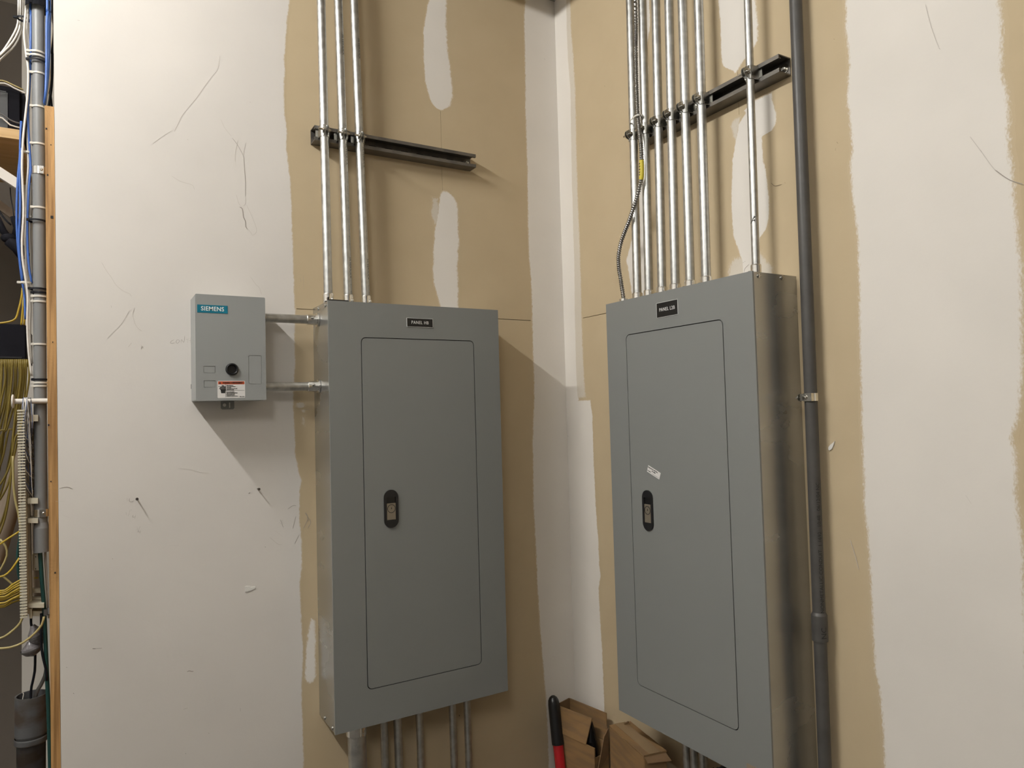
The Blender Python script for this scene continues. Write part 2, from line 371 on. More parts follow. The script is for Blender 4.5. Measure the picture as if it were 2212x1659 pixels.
# right wall
patch(wall_right, FRm, PR, None, [(1234,0),(1236,60),(1241,120),(1245,190),(1250,400),(1256,560),(1258,600),(1259,680),(1262,770),(1266,840),(1268,862)],
      mat='mud_thin', fl=0, fr=.012, btop=TOP, la=lambda b: .0004, seed=21, jit=.001, c=.0005, fb=.01)
patch(wall_right, FRm, PR, None, [(1228,0),(1229,60),(1231,120),(1237,190),(1240,400),(1245,560),(1247,700),(1249,800),(1253,862),(1257,920)],
      fl=0, fr=.02, btop=TOP, la=lambda b: .0004, seed=23, jit=.001, c=.0007, fb=.01)
patch(wall_right, FRm, PR, None, [(1276,862),(1281,900),(1283,980),(1288,1080),(1294,1160),(1296,1220),(1299,1245),(1295,1270),(1302,1400),(1306,1500),(1311,1659)],
      fl=0, fr=.010, bbot=-J+.01, la=lambda b: .0004, seed=25, jit=.0012, c=.0009, ft=.01)
patch(wall_right, FRm, PR, [(1373,0),(1376,200),(1381,300),(1379,400),(1370,480),(1366,500),(1351,565),(1362,620),(1364,670)], [(1404,0),(1406,30),(1405,60),(1398,110),(1404,150),(1396,300),(1396,670)],
      btop=TOP, bbot=-.03, seed=27, fl=.016)
patch(wall_right, FRm, PR, [(1551,0),(1553,41),(1556,123),(1561,145),(1581,155)], [(1637,0),(1641,41),(1641,86),(1630,109),(1608,131),(1597,156)], btop=TOP, seed=29, fl=.01, fr=.02, taper=.02)
patch(wall_right, FRm, PR, [(1630,214),(1612,241),(1600,246),(1594,270),(1588,305),(1581,345),(1578,417),(1578,453),(1583,513),(1593,542),(1600,565),(1604,620)], [(1671,216),(1680,243),(1680,263),(1670,282),(1648,294),(1651,344),(1658,373),(1664,429),(1663,472),(1656,496),(1644,513),(1642,532),(1640,560),(1638,620)],
      bbot=-.04, seed=31, fl=.010, fr=.010, jit=.001)
patch(wall_right, FRm, PR, [(1586,253),(1574,272),(1580,296),(1586,308)], [(1606,244),(1602,262),(1598,290),(1592,310)], mat='mud_thin', seed=33, c=.0004, jit=.001)
patch(wall_right, FRm, PR, [(1580,555),(1570,575),(1562,610)], [(1650,545),(1662,560),(1676,573),(1678,610)], mat='mud_thin', seed=35, c=.0004, bbot=-.03, fl=.02, fr=.02)
patch(wall_right, FRm, PR, [(1819,0),(1820,72),(1825,108),(1826.5,145),(1823,217),(1832,289),(1834.5,325),(1829,361),(1834,416),(1843,488),(1847.5,524),(1849,600),(1850,700),(1853,800),(1854,900),(1857,991),(1861,1083),(1868,1174),(1875,1266),(1878,1357),(1882,1444),(1891,1481),(1898,1540),(1901,1586),(1905,1659)],
      [(2175,0),(2181,90),(2180,155),(2188,173),(2194,202),(2194,307),(2202,354),(2205,416),(2211,455),(2222,600),(2225,800),(2214,900),(2199,946),(2206,969),(2210,1014),(2209,1056),(2214,1090),(2228,1200),(2235,1400),(2240,1659)],
      btop=TOP, bbot=-J+.01, seed=37, fl=.022, fr=.03, jit=.0016)
# dried drip and torn paper
def poly_patch(P, pts, parent, frame, mat, name, h=.0012, curl=0.):
    b = B(); q = [P(*k) for k in pts]
    b.prism([[(v.x,v.y) for v in q]], .0003, h); o = b.build(name, mat); o.parent = parent; o.matrix_world = frame; return o
poly_patch(PL, [(529,1267),(534,1266),(540,1266),(541,1268),(551,1267),(551,1271),(546,1273),(542,1276),(537,1276),(534,1278),(529,1278)], wall_left, FLm, 'core', 'torn_paper', .0025)
poly_patch(PR, [(1791,966),(1791,971),(1794,973),(1798,970),(1801,964),(1804.5,953),(1800,957),(1795,961)], wall_right, FRm, 'core', 'compound_drip', .003)
# scuffs, pencil writing and specks: thin ribbons lying on the wall
def marks(P, frame, parent, lines, mat, name, wd=.0007, c=.0011):
    b = B()
    for ln in lines:
        w_ = wd
        if isinstance(ln[0], (int,float)): w_ = ln[0]; ln = ln[1:]
        pts = smooth_path([P(x,y) for x,y in ln], .004) if len(ln) > 2 else [P(*ln[0]), P(*ln[1])]
        n = len(pts)
        for i in range(n):
            d = pts[min(i+1,n-1)]-pts[max(i-1,0)]; t = Vector((-d.y,d.x,0)).normalized()*w_*.5*(1 if 0 < i < n-1 else .35)
            k = len(b.v); b.v.append((pts[i].x-t.x, pts[i].y-t.y, c)); b.v.append((pts[i].x+t.x, pts[i].y+t.y, c))
            if i: b.face((k-2,k-1,k+1,k))
    o = b.build(name, mat); o.parent = parent; o.matrix_world = frame; return o
marks(PL, FLm, wall_left, [
    [(475,120),(470,150),(458,165),(441,188),(425,211),(405,235),(392,252),(383,271),(376,285)], [(330,310),(355,292),(372,282)],
    [(477,258),(485,276),(500,295)], [(514,303),(508,330),(508,350)], [(370,380),(390,392),(415,400),(420,410)],
    [(531,308),(527,325),(525,336)], [(510,420),(516,440),(523,448)], [(531,428),(530,440),(524,446)],
    [(532,442),(545,470),(554,495),(552,504),(545,509)], [(529,490),(540,500),(545,509)],
    [(219,566),(230,585),(241,600),(250,615),(265,628),(280,635),(284,641)], [(290,665),(287,680),(292,700),(300,711),(308,716)],
    [(1.0e-3,(541,598)),][:0] or [(541,598),(552,614),(560,622),(565,637)], [(231,732),(240,722),(262,700),(280,670)],
    [(385,1012),(410,1014),(430,1020),(452,1022)], [(133,1112),(150,1118)], [(366,1178),(386,1178)],
    [(582,1160),(600,1175),(610,1176)], [(595,1147),(612,1160)], [(120,1083),(140,1083)], [(618,1010),(621,1025)],
    [(500,1030),(512,1025)], [(384,1104),(393,1098)]], 'scuffl', 'scuff_mark', .0009)
marks(PL, FLm, wall_left, [
    [(501,298),(512,312),(525,336),(527,350),(528,366),(530,395),(530,425)], [(240,660),(241,665)],
    [.0022,(517,447),(523,451),(525,462),(526,470),(530,478),(531,490),(535,496)],
    [(621,1100),(633,1092),(640,1093)], [.0014,(128,1055),(145,1052),(158,1057)], [(639,1115),(634,1135),(632,1142)],
    [(636,1175),(641,1165),(646,1155)], [(606,1122),(609,1132),(612,1140)], [.0016,(404,1451),(408,1449),(414,1450),(418,1450)],
    [.0012,(396,1532),(405,1529)], [.0013,(519,1529),(519,1536)], [.0016,(167,44),(172,45)], [.0018,(540,220),(540,222)], [.0016,(405,301),(406,303)],
    [(306,746),(305,755),(308,748),(309,753)], [(663,1126),(672,1122)], [(655,1142),(664,1122),(662,1110),(659,1108),(664,1116),(671,1128),(664,1142)],
    [.0015,(657,885),(668,884)], [(648,600),(650,610)], [(655,595),(656,625)], [(277,750),(284,741)]], 'scuff', 'scuff_mark', .0011)
marks(PL, FLm, wall_left, [   # pencilled letters and fractions
    [(376,734),(370,737),(368,741),(373,742),(378,740)], [(384,733),(380,738),(383,742),(388,737),(384,733)], [(391,741),(392,733),(397,740),(399,725)],
    [(402,733),(409,732)], [(405,733),(405,741)], [(412,729),(411,741)], [(407,736),(414,735)],
    [(274,1075),(275,1083)], [(280,1076),(279,1082),(284,1084),(289,1081)], [(272,1106),(273,1113)], [(281,1101),(277,1115)], [(284,1100),(283,1103)], [(288,1112),(286,1117),(293,1116)], [(293,1112),(291,1121)],
    [(297,1139),(296,1146)], [(303,1137),(296,1150)], [(300,1145),(299,1149),(304,1149)], [(304,1145),(302,1153)],
    [(604,1123),(608,1127)], [(603,1128),(607,1132)], [(610,1122),(611,1132)]], 'scuff', 'pencil_mark', .0008)
marks(PL, FLm, wall_left, [[.0035,(200,1401),(206,1401)], [.0016,(206,1401),(220,1400)], [.0028,(537,1066),(540,1064)], [.0014,(243,1206),(243,1208)], [.0016,(143,1441),(145,1442)],
    [.002,(158,1497),(160,1498)], [.0016,(450,1583),(452,1584)], [.0016,(400,1627),(402,1628)], [.006,(991.5,1544),(992.5,1547)], [.0014,(1072,1010),(1073,1012)], [(1175,126),(1177,130)], [.002,(572,1181),(574,1182)]], 'scuffd', 'dark_speck', .0012)
marks(PR, FRm, wall_right, [[.0014,(1306,185.5),(1307.5,187)], [.0014,(1808,307),(1811,310)], [(1806,320),(1805,326)], [.0013,(1802,84),(1803,86)], [.002,(1227,941),(1228,943)], [.0014,(1696,394),(1697,396)],
    [(1666,395),(1675,402),(1690,398)], [(1605,568),(1611,564)], [(1619,571),(1610,580),(1608,588)], [(1594,150),(1594.5,190)]], 'scuffd', 'dark_speck', .0009)
marks(PR, FRm, wall_right, [[(2000,10),(2010,50),(2020,80),(2030,105)], [(2096,295),(2120,327),(2150,367),(2180,388),(2212,399)], [(2087,1070),(2099,1088)], [(1837,1165),(1848,1200),(1856,1230)]], 'scuffl', 'scuff_mark', .0012, c=.0014)
marks(PR, FRm, wall_right, [[(2119,325),(2121,328)], [(2029,104),(2032,107)], [(2150,367),(2180,388),(2212,399)]], 'scuff', 'scuff_mark', .0014, c=.0015)
for (px,py),lb in (((295,1077),'small nail sticking out of the white wall by pencilled fractions'),((556,1056),'small nail sticking out of the white wall below the small gray box')):
    p = PL(px,py); b = B().cyl((0,0,-.01),(0,.0008,.021),.0014,8).lathe((0,.0008,.021),(0,0,1),[(.0034,0),(.0034,.0012)],12)
    o = b.build('nail','nailm'); place(o, FLm, (p.x,p.y,0)); tag(o, lb, 'nail')

# ------------------------------------------------------------------ panels
def screw_head(r=.0055, depth=.003):
    b = B(); b.lathe((0,0,-.004),(0,0,1),[(r*.45,0),(r*.45,.004)],10); b.lathe((0,0,0),(0,0,1),[(r,0),(r,depth*.5),(r*.65,depth),(r*.15,depth*1.15)],14)
    b.box((-r*.7,r*.7),(-r*.12,r*.12),(depth*.7,depth*1.35)); return b
def panel(frame, a0, w_, top, h, d, door, name, label, plate_px, P, ptext, latch, screws, side):
    t = thing(name, label, 'electrical panel', frame, (a0, top-h, 0))
    th = .0016
    e = B()                                           # enclosure: back + four sides
    e.box((.001,w_-.001),(.001,h-.001),(.0,.002))
    e.box((.001,.001+th),(.001,h-.001),(.002,d-.0022)); e.box((w_-.001-th,w_-.001),(.001,h-.001),(.002,d-.0022))
    e.box((.001+th,w_-.001-th),(.001,.001+th),(.002,d-.0022)); e.box((.001+th,w_-.001-th),(h-.001-th,h-.001),(.002,d-.0022))
    e.build('enclosure', 'galv', t)
    B().box((.01,w_-.01),(.01,h-.01),(d-.03,d-.028)).build('shade_sheet', 'dark', t)  # near-black sheet standing in for the shade behind the door gap
    x0,y0_,x1,y1 = door; r = .014; gp = .0022
    cv = B(); cv.prism([[(0,0),(w_,0),(w_,h),(0,h)], rrect(x0,y0_,x1,y1,r)[::-1]], d-.0022, d)
    # turned-back rim of the cover
    cv.box((0,.0012),(0,h),(d-.0045,d-.0022)); cv.box((w_-.0012,w_),(0,h),(d-.0045,d-.0022)); cv.box((.0012,w_-.0012),(0,.0012),(d-.0045,d-.0022)); cv.box((.0012,w_-.0012),(h-.0012,h),(d-.0045,d-.0022))
    c_ = cv.build('cover', 'gray', t)
    dv = B(); dv.prism([rrect(x0+gp,y0_+gp,x1-gp,y1-gp,r-gp)], d-.006, d+.0002); dr_ = dv.build('door', 'gray', t)
    # latch
    lx0,ly0,lx1,ly1 = latch; lr = (lx1-lx0)/2-.0001; iw = lr*.66
    bz = B(); mx = (lx0+lx1)/2
    hy1 = ly1-lr*1.0; hy0 = ly0+lr*1.05
    bz.prism([rrect(lx0,ly0,lx1,ly1,lr,10), [(mx-iw,hy0),(mx-iw,hy1),(mx+iw,hy1),(mx+iw,hy0)]], d+.0002, d+.0035)
    bz.build('latch_bezel', 'blackpl', dr_)
    B().box((mx-iw,mx+iw),(hy0,hy1),(d-.004,d+.0004)).build('latch_well', 'plate', dr_)
    split = hy0+(hy1-hy0)*.735
    B().box((mx-iw+.0006,mx+iw-.0006),(hy0+.0004,split),(d+.0004,d+.0030),.0005).build('lock_plate','lock',dr_)
    cy = hy0+(split-hy0)*.68
    k = B(); k.lathe((mx,cy,d+.0030),(0,0,1),[(iw*.86,0),(iw*.86,.0006),(iw*.76,.0006),(iw*.76,0)],24,caps=False); k.build('lock_ring','blackpl',dr_)
    k = B(); k.lathe((mx,cy,d+.0030),(0,0,1),[(.0012,0),(.0012,.0005)],10); k.box((mx-.0005,mx+.0005),(cy,cy+.0038),(d+.0030,d+.0035)); k.build('keyhole','plate',dr_)
    # nameplate
    q0 = P(plate_px[0],plate_px[1],d); q1 = P(plate_px[2],plate_px[3],d)
    nx0,ny1,nx1,ny0 = q0.x-a0, q0.y-(top-h), q1.x-a0, q1.y-(top-h)
    np_ = B(); np_.box((nx0,nx1),(ny0,ny1),(d,d+.0014)); npo = np_.build('nameplate','plate',t); npo['label'] = 'black nameplate reading '+ptext
    fr_ = B(); e_ = .0006
    fr_.box((nx0-e_,nx0),(ny0-e_,ny1+e_),(d,d+.0016)); fr_.box((nx1,nx1+e_),(ny0-e_,ny1+e_),(d,d+.0016)); fr_.box((nx0,nx1),(ny0-e_,ny0),(d,d+.0016)); fr_.box((nx0,nx1),(ny1,ny1+e_),(d,d+.0016))
    fr_.build('nameplate_rim','white_ink',npo)
    text(ptext, .0125, npo, 'white_ink', ((nx0+nx1)/2,(ny0+ny1)/2,d+.0016), sx=.82, name='lettering', space=1.15)
    # screws on the visible side
    for (sy,sz) in screws:
        b = screw_head(); o = b.build('screw','bolt',t)
        X = 0.001 if side < 0 else w_-.001
        o.matrix_local = Matrix.Translation((X, sz-(top-h), sy)) @ Matrix.Rotation(side*PI/2, 4, 'Y')
    return t
aL, wP, dP = -.8478, .508, .146
HB_top, HB_h = .0041, 1.109
def loc_px(P, a0, z0, d, x0,y0,x1,y1):
    p = P(x0,y0,d); q = P(x1,y1,d); return p, q
# door rectangles measured on the cover planes
dl = PL(786.5,1100,dP).x; 
def doorrect(P, d, lt, rtp, lb, rb, a0, z0):
    A,Bq,Cq,D = P(*lt,d), P(*rtp,d), P(*lb,d), P(*rb,d)
    return ((A.x+Cq.x)/2-a0, (Cq.y+D.y)/2-z0, (Bq.x+D.x)/2-a0, (A.y+Bq.y)/2-z0)
z0L = HB_top-HB_h
dHB = doorrect(PL, dP, (779.5,728),(1023.7,736),(793.6,1491),(1041,1435), aL, z0L)
def sidescrews(px, x):
    r = []
    for (u,v) in px: p = onx(u,v,x); r.append((-p.y, p.z-J))
    return r
lp, lq = PL(830,1141.6,dP), PL(859,1056.6,dP)
HB = panel(FLm, aL, wP, HB_top, HB_h, dP, dHB, 'electrical_panel', 'gray electrical panel with nameplate PANEL HB on the left wall', (878.7,687,934.5,707.5), PL, 'PANEL HB',
      (lp.x-aL, lp.y-z0L, lq.x-aL, lq.y-z0L), sidescrews([(686,667),(702,660),(700,1551),(717,1573)], aL), -1)
aR, RB_top, RB_h, dR = .9211-.508, -.0075, 1.1073, .147
z0R = RB_top-RB_h
dRB = doorrect(PR, dR, (1350,722),(1562,690),(1379,1481.5),(1596,1579.6), aR, z0R)
def sidescrewsR(px, y):
    r = []
    for (u,v) in px: p = ony(u,v,y); r.append((-p.x, p.z-J))
    return r
lp, lq = PR(1389.5,1146,dR), PR(1411.5,1059,dR); lw = .0185; lc = PR(1400.5,1100,dR).x-aR
ly0 = PR(1402,1146.6,dR).y-z0R; ly1 = PR(1399,1058.8,dR).y-z0R
RB = panel(FRm, aR, wP, RB_top, RB_h, dR, dRB, 'electrical_panel', 'gray electrical panel with nameplate PANEL L2B on the right wall', (1419,656,1465,678.5), PR, 'PANEL L2B',
      (lc-.0193, ly0, lc+.0193, ly1), sidescrewsR([(1640,595.5),(1690,599.5)], -.9211), 1)
# small sticker on the L2B door
q = [PR(*k,dR) for k in ((1397.6,1018.4),(1424.2,1035.8),(1427.6,1024),(1401.3,1004.3))]
st = thing('sticker', 'small tilted white sticker on the door of the right panel above its latch', 'sticker', FRm, (q[0].x,q[0].y,dR+.0002))
vx = q[1]-q[0]; ang = math.atan2(vx.y,vx.x); wd_ = vx.length; hd_ = (q[3]-q[0]).length*.95
b = B(); b.box((0,wd_),(0,hd_),(0,.0003)); o = b.build('paper','paperw',st); o.rotation_euler = (0,0,ang)
for tx,yy,sz in (('Inspected by 600 Max',.78,.0042),('# 15000',.5,.0042),('Location',.26,.0038)):
    al_ = 'LEFT' if tx != '# 15000' else 'CENTER'
    t_ = text(tx, sz, st, 'black_ink', (.001 if al_ == 'LEFT' else wd_*.5, hd_*yy, .0004), name='printing', bold=.0001, align=al_, sx=wd_/.046*.95); t_.rotation_euler = (0,0,ang)
b = B().box((wd_*.4,wd_*.95),(hd_*.14,hd_*.165),(.0003,.0005)); o = b.build('printed_rule','black_ink',st); o.rotation_euler = (0,0,ang)
# black plastic strip on top of panel HB
p = PL(722,648,.09); s_ = thing('plastic_strip', 'thin black plastic strip lying on top of the left panel behind the conduits', 'strip', FLm, (p.x,HB_top,.12))
B().box((-.026,.026),(0,.0055),(-.012,.012),.001).build('strip_body','blackpl',s_)
B().box((-.026,-.0235),(.0055,.013),(-.010,.002)).box((-.032,-.026),(0,.003),(-.010,.0)).build('clip_tab','blackpl',s_)

# ------------------------------------------------------------------ small gray box with badge
bd = .1
A = PL(420,634.7,bd); Bq = PL(571.3,642.4,bd); Cq = PL(424.7,867,bd); Dq = PL(576.7,863,bd)
bx0 = (A.x+Cq.x)/2; bx1 = (Bq.x+Dq.x)/2; bz1 = (A.y+Bq.y)/2; bz0 = (Cq.y+Dq.y)/2
bw, bh = bx1-bx0, bz1-bz0
bt = thing('switch_enclosure', 'small gray enclosure with teal badge reading SIEMENS on the white wall', 'electrical box', FLm, (bx0,bz0,0))
b = B(); b.box((.002,bw-.002),(.002,bh-.002),(0,.094)); b.build('back_box','gray2',bt)
def inb(px,py): p = PL(px,py,bd); return p.x-bx0, p.y-bz0
recs = []
for (u0_,v0_,u1_,v1_) in ((439.4,790.6,465,805.6),(440.4,821.8,465.6,836.8)):
    x0,y1 = inb(u0_,v0_); x1,y0_ = inb(u1_,v1_); recs.append((x0,y0_,x1,y1))
x0,y1 = inb(536.5,767.5); x1,y0_ = inb(565.5,829.5); kx,ky = inb(500.9,797.7)
circ = [(kx+.0135*math.cos(2*PI*i/24), ky+.0135*math.sin(2*PI*i/24)) for i in range(24)]
holes = [[(r[0],r[1]),(r[2],r[1]),(r[2],r[3]),(r[0],r[3])][::-1] for r in recs] + [rrect(x0,y0_,x1,y1,.004)[::-1], circ[::-1]]
cv = B(); cv.prism([rrect(.0,.0,bw,bh,.003)]+holes, bd-.0012, bd)
cv.prism([rrect(.0,.0,bw,bh,.003), rrect(.0014,.0014,bw-.0014,bh-.0014,.002)[::-1]], .012, bd-.0012)
cv.prism([rrect(.0014,.0014,bw-.0014,bh-.0014,.002), circ[::-1]], bd-.0042, bd-.0016)
cvo = cv.build('cover','gray2',bt)
for i,r in enumerate(recs):
    B().box((r[0]+.0009,r[2]-.0009),(r[1]+.0007,r[3]-.0013),(bd-.0016,bd-.0007)).build('knockout_blank','gray2',bt)
B().prism([rrect(x0+.0009,y0_+.0009,x1-.0009,y1-.0010,.0035)],bd-.0016,bd-.0006).build('knockout_blank','gray2',bt)
kb = B(); R1 = .0152
kb.lathe((kx,ky,bd),(0,0,1),[(R1,0),(R1,.003),(R1*.93,.0055),(R1*.80,.0062),(R1*.70,.0045),(R1*.66,-.002),(0,-.002)],32,caps=False)
kb.build('push_button','blackpl',bt)
u,v = inb(425.9,666.5); u2,v2 = inb(491.7,668.8); vt = (inb(425.9,657.5)[1]+inb(491.7,660.8)[1])/2; vb = (inb(425.9,674.6)[1]+inb(491.7,677.7)[1])/2
bg = B().box((u,u2),(vb,vt),(bd,bd+.0006)).build('badge','teal',bt); bg['label'] = 'teal badge'
text('SIEMENS', .0148, bg, 'white_ink', ((u+u2)/2,(vb+vt)/2,bd+.0008), bold=.0002, sx=.92, name='lettering', space=1.06)
# warning sticker
sx0,sy1 = inb(469.6,822.8); sx1,sy0 = inb(529.6,859.2)
ws = B(); ws.prism([rrect(sx0,sy0,sx1,sy1,.002)],bd,bd+.0003); wso = ws.build('warning_sticker','paperw',bt)
sw,sh = sx1-sx0, sy1-sy0
B().box((sx0+.0015,sx1-.0015),(sy1-sh*.2,sy1-sh*.03),(bd+.0003,bd+.0005)).build('orange_band','orange',wso)
text('WARNING AVERTISSEMENT', .0048, wso, 'black_ink', (sx0+sw*.55,sy1-sh*.115,bd+.0007), bold=.00018, sx=sw*.80/.0655, name='lettering')
b = B(); b.prism([[(sx0+sw*.05,sy1-sh*.17),(sx0+sw*.13,sy1-sh*.17),(sx0+sw*.09,sy1-sh*.06)]],bd+.0005,bd+.0007); b.build('triangle_mark','black_ink',wso)
ln = B(); ln.box((sx0+sw*.29,sx0+sw*.30),(sy0+sh*.04,sy1-sh*.2),(bd+.0003,bd+.0005)); ln.box((sx0+sw*.30,sx1-.0015),(sy0+sh*.435,sy0+sh*.45),(bd+.0003,bd+.0005)); ln.build('printed_rule','black_ink',wso)
lines = ['Multiple voltage sources.','Can cause death, serious injury or','property damage.','Turn off and lock out all sources in this','equipment before servicing.','','Sources de tension multiples.','Danger de mort, blessures ou dommages','graves ou des degats materiels.','Couper toutes les sources de','alimentation de ce materiel avant travaux.']
for i,tx in enumerate(lines):
    if tx: text(tx, .0030, wso, 'black_ink', (sx0+sw*.32, sy1-sh*(.265+.0625*i), bd+.0005), bold=.00008, sx=.0385/.0455*.62*sw/.068*1.05, name='printing', align='LEFT')
text('70000-1   REV 01', .0026, wso, 'black_ink', (sx1-.002, sy0+sh*.075, bd+.0005), bold=.00005, sx=.6, name='printing', align='RIGHT')
# hand and bolt pictogram
hd = B(); hx,hy = sx0+sw*.20, sy0+sh*.42
hd.prism([[(hx-.0045,hy-.006),(hx+.0045,hy-.006),(hx+.006,hy+.004),(hx-.006,hy+.003)]],bd+.0003,bd+.0005)
for i,(dx,hh) in enumerate(((-.0046,.008),(-.0016,.011),(.0014,.0105),(.0042,.008))): hd.box((hx+dx-.0012,hx+dx+.0012),(hy+.003,hy+.003+hh),(bd+.0003,bd+.0005))
hd.prism([[(hx-.0060,hy+.0025),(hx-.0092,hy+.006),(hx-.0082,hy+.007),(hx-.0050,hy+.004)]],bd+.0003,bd+.0005)
hd.build('hand_pictogram','black_ink',wso)
zz = [(sx0+sw*.03,sy0+sh*.70),(sx0+sw*.12,sy0+sh*.62),(sx0+sw*.07,sy0+sh*.55),(sx0+sw*.15,sy0+sh*.46)]
zb = B()
for (xa,ya),(xb_,yb) in zip(zz,zz[1:]):
    d_ = Vector((xb_-xa,yb-ya,0)); t_ = Vector((-d_.y,d_.x,0)).normalized()*.0005
    zb.prism([[(xa-t_.x,ya-t_.y),(xb_-t_.x,yb-t_.y),(xb_+t_.x,yb+t_.y),(xa+t_.x,ya+t_.y)]],bd+.0003,bd+.0005)
zb.build('spark_pictogram','black_ink',wso)
# padlock tab under the box
c_t = .055; pa = PL(476.8,868,c_t); pb_ = PL(506.3,884,c_t)
tx0,tx1,ty0 = pa.x-bx0, pb_.x-bx0, pb_.y-bz0
cc = PL(485,875,c_t); hc = (cc.x-bx0, cc.y-bz0)
tb = B(); tb.prism([[(tx0,.001),(tx0,ty0+.003),(tx0+.003,ty0),(tx1-.003,ty0),(tx1,ty0+.003),(tx1,.001)], [(hc[0]+.0042*math.cos(-2*PI*i/16),hc[1]+.0042*math.sin(-2*PI*i/16)) for i in range(16)], [(tx0+.0195,ty0+.004),(tx0+.0195,-.004),(tx0+.0225,-.004),(tx0+.0225,ty0+.004)]], c_t-.0012, c_t)
tb.build('padlock_tab','gray',bt)
for (u_,v_) in ((410,675),(413,835)):
    p = onx(u_,v_,bx0); B().box((-.0006,.0004),(p.z-J-bz0-.006,p.z-J-bz0+.006),(-p.y-.001,-p.y+.001)).build('cover_slot','dark',bt)

# ------------------------------------------------------------------ conduits
def conduit(frame, p_top, p_bot, r, label, group, name='metal_conduit', conn=True, screw_dir=1, mark=None, mat='emt', markang=0.5, cr=None, ch=.034):
    """tube from p_bot up to p_top with a set-screw connector at its lower end"""
    p_bot = Vector(p_bot); p_top = Vector(p_top)
    t = thing(name, label, 'conduit', frame, p_bot, group)
    d = p_top-p_bot; B().cyl((0,0,0), d, r, 28).build('tube', mat, t)
    if conn:
        cr = cr or r+.0030
        cn = B().lathe((0,.0,0), d, [(cr+.003,0),(cr+.003,.004),(cr,.004),(cr,ch-.002),(cr-.0008,ch)], 24).build('connector','zinc',t)
        sc = B().lathe((0,0,0),(1,0,0),[(.0042,0),(.0042,.004),(.0032,.0055),(.001,.0058)],12).box((.0045,.0064),(-.003,.003),(-.0006,.0006)).build('set_screw','bolt',cn)
        a = screw_dir; sc.matrix_local = Matrix.Translation((math.cos(a)*(cr-.0005), ch*.5, math.sin(a)*(cr-.0005))) @ Matrix.Rotation(-a, 4, 'Y')
    if mark:
        for body,off,size in mark:
            ln_ = d.normalized()
            def fn(v, off=off, a=markang, size=size):
                th_ = a - v.y/(r+.0003); return ln_*(off-v.x) + Vector((math.cos(th_)*(r+.0003), 0, math.sin(th_)*(r+.0003)))
            text(body, size, t, 'faint_ink', fn=fn, name='printed_marking', ext=0., sx=1)
        rb_ = B(); rr2 = r+.00025
        def q4(z0,z1,a0_,a1_):
            k = len(rb_.v)
            for z_,a__ in ((z0,a0_),(z0,a1_),(z1,a1_),(z1,a0_)): rb_.v.append(tuple(ln_*z_+Vector((math.cos(a__)*rr2,0,math.sin(a__)*rr2))))
            rb_.face((k,k+1,k+2,k+3))
        for z0,z1 in ((.034,.062),(.155,.375),(.475,.685),(.79,1.0)):
            q4(z0,z1,markang-.03,markang+.03); z_ = z1
            while z_ > z0: q4(z_,z_+.0007,markang-.16,markang+.03); q4(z_,z_+.0007,markang+.03,markang+.16); z_ -= .02
        rb_.build('printed_rule','faint_ink',t)
    return t
c0 = .056; rE = .0117
CE = CEIL-J
def line_to(P, x_top, x_bot, y_bot, c, b_top=TOP, b_bot=None):
    pt = P(x_top,0,c); pb = P(x_bot,y_bot,c); s = (pt.x-pb.x)/(pt.y-pb.y)
    f = lambda bb: Vector((pb.x+s*(bb-pb.y), bb, c))
    return f(b_top), f(b_bot)
names3 = ['leftmost of three metal conduits above panel HB, its tube plain','middle of three metal conduits above panel HB','rightmost of three metal conduits above panel HB']
LP = []
mk = [('SILVERSLICK', .108, .0110), ('SILVERSLICK', .425, .0110), ('SILVERSLICK', .735, .0110)]
for i,(xt_,xb2,yb) in enumerate(((693.6,708.9,640),(730.5,751.7,640),(764.5,790,640))):
    a,b_ = line_to(PL, xt_, xb2, yb, c0, CE, HB_top-.001); LP.append((a,b_))
    conduit(FLm, a, b_, rE, names3[i], 'conduits rising from the left panel', screw_dir=1.15, mark=None if i == 0 else mk, markang=1.0)
RP = []
rn = ['first','second','third','fourth','fifth','sixth']
for i,(xt_,xb2,yb) in enumerate(((1361,1376,600),(1387,1401,600),(1416.3,1429.5,600),(1444.5,1458.3,600),(1473.7,1490.5,600),(1508.7,1525,583))):
    a,b_ = line_to(PR, xt_, xb2, yb, c0, CE, RB_top-.001); RP.append((a,b_))
    conduit(FRm, a, b_, rE, rn[i]+' metal conduit from the corner among six set close together above panel L2B', 'conduits rising from the right panel', screw_dir=2.5)
a,b_ = line_to(PR, 1615.3, 1632.8, 571, .058, CE, RB_top-.001); RP.append((a,b_))
t7 = conduit(FRm, a, b_, .0090, 'thin metal conduit standing alone over the near corner of panel L2B', None, screw_dir=2.5)
def _f(px_, py_): return PR(px_,py_,.067)-b_
q_ = _f(1628,473)
k = B()
for s1,s2 in (((1629.5,466),(1622,483)),((1632,467),(1627,471)),((1624,478),(1631,474)),((1630,474),(1631,478))):
    a_,c_ = _f(*s1), _f(*s2); k.tube([a_,c_], .0007, 6)
k.build('pen_mark','black_ink',t7)
